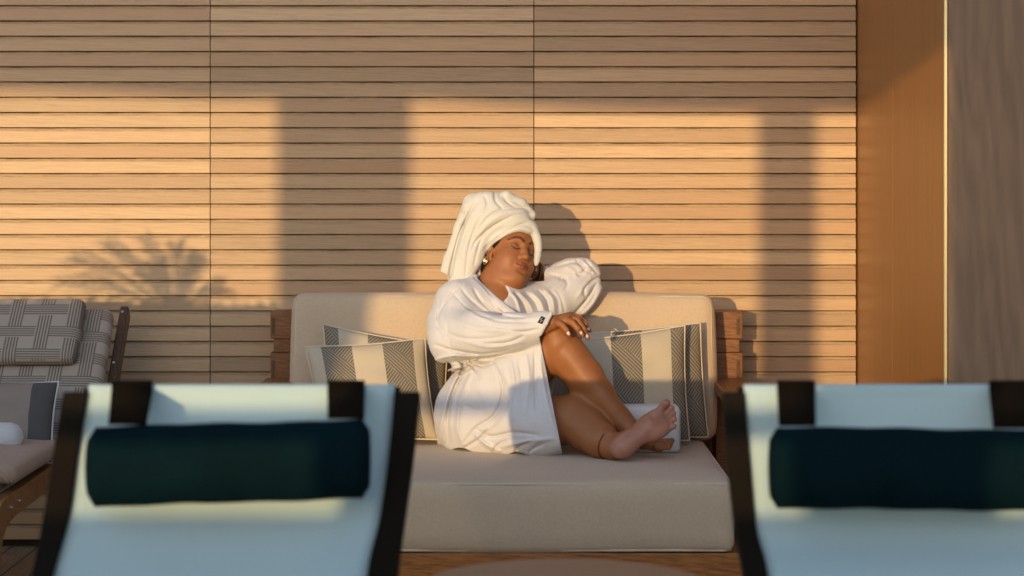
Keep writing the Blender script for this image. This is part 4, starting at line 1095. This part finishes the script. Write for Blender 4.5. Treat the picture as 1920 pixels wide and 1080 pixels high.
# ------------------------------------------------------------------ foreground sling recliners
def make_recliner(rails, straps, roll, label):
    """rails: for each side a list of (outer px, inner px, py, y)"""
    root = thing('sling_recliner', label, 'recliner', 'sling recliners facing the camera in the foreground')
    in_edges = []
    for s, rows in rails:
        O = []
        for (po, pi_, py, y) in rows:
            O.append((W(po, py, y), W(pi_, py, y)))
        # continue below the picture: down to the seat and forward to the foot end
        xo, xi = O[-1][0].x, O[-1][1].x
        for (yy, zz) in ((-3.62, .42), (-3.78, .33), (-4.0, .30), (-4.6, .31), (-5.2, .30)):
            O.append((Vector((xo, yy, zz)), Vector((xi, yy, zz))))
        Oa = catmull([a for a, b in O], 6); Ob = catmull([b for a, b in O], 6); n = len(Oa); V = []
        for i in range(n):
            t = (Oa[min(i+1, n-1)]-Oa[max(i-1, 0)]); t.x = 0; t.normalize(); nn = Vector((0, -t.z, t.y))*.014
            V += [Oa[i]-nn, Oa[i]+nn, Ob[i]-nn, Ob[i]+nn]
        Fc = [(0, 1, 3, 2), (n*4-4, n*4-2, n*4-1, n*4-3)]
        for i in range(n-1):
            b = i*4; c = b+4; Fc += [(b, b+1, c+1, c), (b+2, c+2, c+3, b+3), (b, c, c+2, b+2), (b+1, b+3, c+3, c+1)]
        mb = MB(); mb.add(V, Fc); mb.build('side_rail', M['frame_black'], root, bevel=.003)
        in_edges.append(Ob)
        for yy in (-3.72, -5.0):
            mb = MB(); cx = (xo+xi)/2; mb.tube([Vector((cx, yy, 0)), Vector((cx, yy, .30))], .016, 10); mb.build('leg', M['frame_black'], root, smooth=True)
    A, B = in_edges; n = len(A)
    # sling: extend above the rails' tops and roll over the crossbar
    V = []; Fc = []; m_ = 24
    topA, topB = A[0], B[0]
    rows = []
    dz = W(0, 722, topA.y).z-topA.z
    for k, (dy, dzz) in enumerate(((.03, -.05), (.028, .0-.012), (.018, dz-.004), (.008, dz), (0, dz-.004))):
        rows.append((topA+Vector((0, dy, dzz)), topB+Vector((0, dy, dzz))))
    for i in range(0, n): rows.append((A[i], B[i]))
    for i, (a, b_) in enumerate(rows):
        for j in range(m_+1):
            t = j/m_; p = a.lerp(b_, t)
            if i > 4: sag = min(1, (i-4)/8)*.012*math.sin(math.pi*t); p = p+Vector((0, sag, -sag*.3))
            V.append(p)
    for i in range(len(rows)-1):
        for j in range(m_):
            b = i*(m_+1)+j; Fc.append((b, b+1, b+m_+2, b+m_+1))
    sl = mesh_obj('sling', V, Fc, M['sling'], root, True)
    md = sl.modifiers.new('thick', 'SOLIDIFY'); md.thickness = .0015; md.offset = 0
    mb = MB(); mb.tube([topA+Vector((-.01, .016, dz-.016)), topB+Vector((.01, .016, dz-.016))], .011, 10); mb.build('crossbar', M['frame_black'], root, smooth=True)
    # headrest roll
    (lx, lyt, lyb), (rx, ryt, ryb), yy = roll
    a0, a1 = W(lx, lyt, yy), W(lx, lyb, yy); b0, b1 = W(rx, ryt, yy), W(rx, ryb, yy)
    V = []; Fc = []; n1, n2 = 40, 24
    for i in range(n1+1):
        t = i/n1; top = a0.lerp(b0, t); bot = a1.lerp(b1, t); c = (top+bot)/2; h = (top-bot).length/2
        e = min(1, math.sin(math.acos(max(-1, min(1, 1-min(t, 1-t)/.022))))) if min(t, 1-t) < .022 else 1
        e = .80+.20*e
        if i in (0, n1): e *= .9
        for k in range(n2):
            an = 2*math.pi*k/n2; w1 = 1+.012*math.sin(t*23+an*2)+.012*math.sin(t*9+an*3)
            V.append(c+Vector((0, -math.cos(an)*.048*e*w1, math.sin(an)*h*e*w1)))
    for i in range(n1):
        for k in range(n2): Fc.append((i*n2+k, i*n2+(k+1) % n2, (i+1)*n2+(k+1) % n2, (i+1)*n2+k))
    Fc.append(tuple(range(n2))[::-1]); Fc.append(tuple(n1*n2+k for k in range(n2)))
    mb = MB(); mb.add(V, Fc); hr = mb.build('headrest_roll', M['teal'], root, smooth=True)
    for (pa, pb, qa, qb) in straps:      # top left/right px, lower left/right px
        V = []; Fc = []
        yt = topA.y
        prof = [(pa, pb, yt+.022, None, -.06), (pa, pb, yt+.034, 0, -.012), (pa, pb, yt+.018, 0, .004), (pa, pb, yt-.004, 0, .002), (pa, pb, yt-.012, 0, -.01),
                ((pa+qa)/2, (pb+qb)/2, yy+.03, 1, .0), (qa, qb, yy-.004, 2, 0.0)]
        ztop = W(0, 720, yt).z
        for i, (xa, xb, y, md_, d) in enumerate(prof):
            if md_ in (None, 0): z = ztop+d
            else:
                tt = ((xa+xb)/2-lx)/(rx-lx); zt = a0.z+(b0.z-a0.z)*tt; hh = (a0.z-a1.z)
                z = {1: (ztop+zt)/2, 2: zt+.003, 3: zt-hh*.14}[md_]
            V += [(W(xa, 0, y).x, y, z), (W(xb, 0, y).x, y, z)]
        for i in range(len(prof)-1): Fc.append((i*2, i*2+1, i*2+3, i*2+2))
        o = mesh_obj('strap', V, Fc, M['strap'], root, True)
        md = o.modifiers.new('thick', 'SOLIDIFY'); md.thickness = .003; md.offset = 0
    return root
y0, y1, y2, y3 = -3.25, -3.30, -3.37, -3.46
make_recliner([(0, [(121, 166, 738, y0), (101, 147, 858, y1), (84, 131, 969, y2), (62, 101, 1080, y3)]),
               (1, [(788, 740, 738, y0), (776, 729, 858, y1), (760, 713, 975, y2), (747, 690, 1080, y3)])],
              [(209, 286, 203, 275), (614, 684, 614, 684)], ((166, 800, 951), (693, 786, 934), -3.41),
              'white sling recliner with dark headrest roll, wholly in view at the left front')
make_recliner([(0, [(1354, 1395, 738, y0), (1364, 1406, 870, y1), (1379, 1418, 998, y2), (1393, 1438, 1080, y3)]),
               (1, [(2030, 1982, 738, y0), (2045, 1998, 870, y1), (2066, 2020, 998, y2), (2090, 2040, 1080, y3)])],
              [(1457, 1528, 1460, 1530), (1855, 1930, 1862, 1935)], ((1444, 800, 953), (1972, 806, 958), -3.41),
              'white sling recliner with dark headrest roll, cut off by the right edge')

# round side table, blurred, low in front
tb = thing('round_side_table', 'low round brown side table between the recliners, blurred at the bottom edge', 'side table')
cx = W(1075, 0, -3.75).x; zt = .50; ty = W(0, 0, 0).y
Dfar = (CZ-zt)*F/(1046-HOR); yfar = Dfar+CY; r_ = .27; cy = yfar-r_
def disc(r, z0, z1, n=64, bev=.006):
    m2 = MB(); V = []; prof = [(r-bev, z0), (r, z0+bev), (r, z1-bev), (r-bev, z1)]
    for (rr, z) in prof:
        for k in range(n): V.append((cx+rr*math.cos(2*math.pi*k/n), cy+rr*math.sin(2*math.pi*k/n), z))
    Fc = [tuple(range(n))[::-1], tuple(3*n+k for k in range(n))]
    for i in range(3):
        for k in range(n): Fc.append((i*n+k, i*n+(k+1) % n, (i+1)*n+(k+1) % n, (i+1)*n+k))
    m2.add(V, Fc); return m2
M['table'] = wood('brown_table_top', (.24, .11, .055), (.36, .18, .10), (1.2, 8, 8), .5, .35)
disc(r_, zt-.025, zt).build('table_top', M['table'], tb)
m2 = MB(); m2.tube([Vector((cx, cy, .02)), Vector((cx, cy, zt-.026))], .03, 16); m2.build('pedestal', M['frame_black'], tb, smooth=True)
disc(.18, .0, .02).build('base', M['frame_black'], tb)
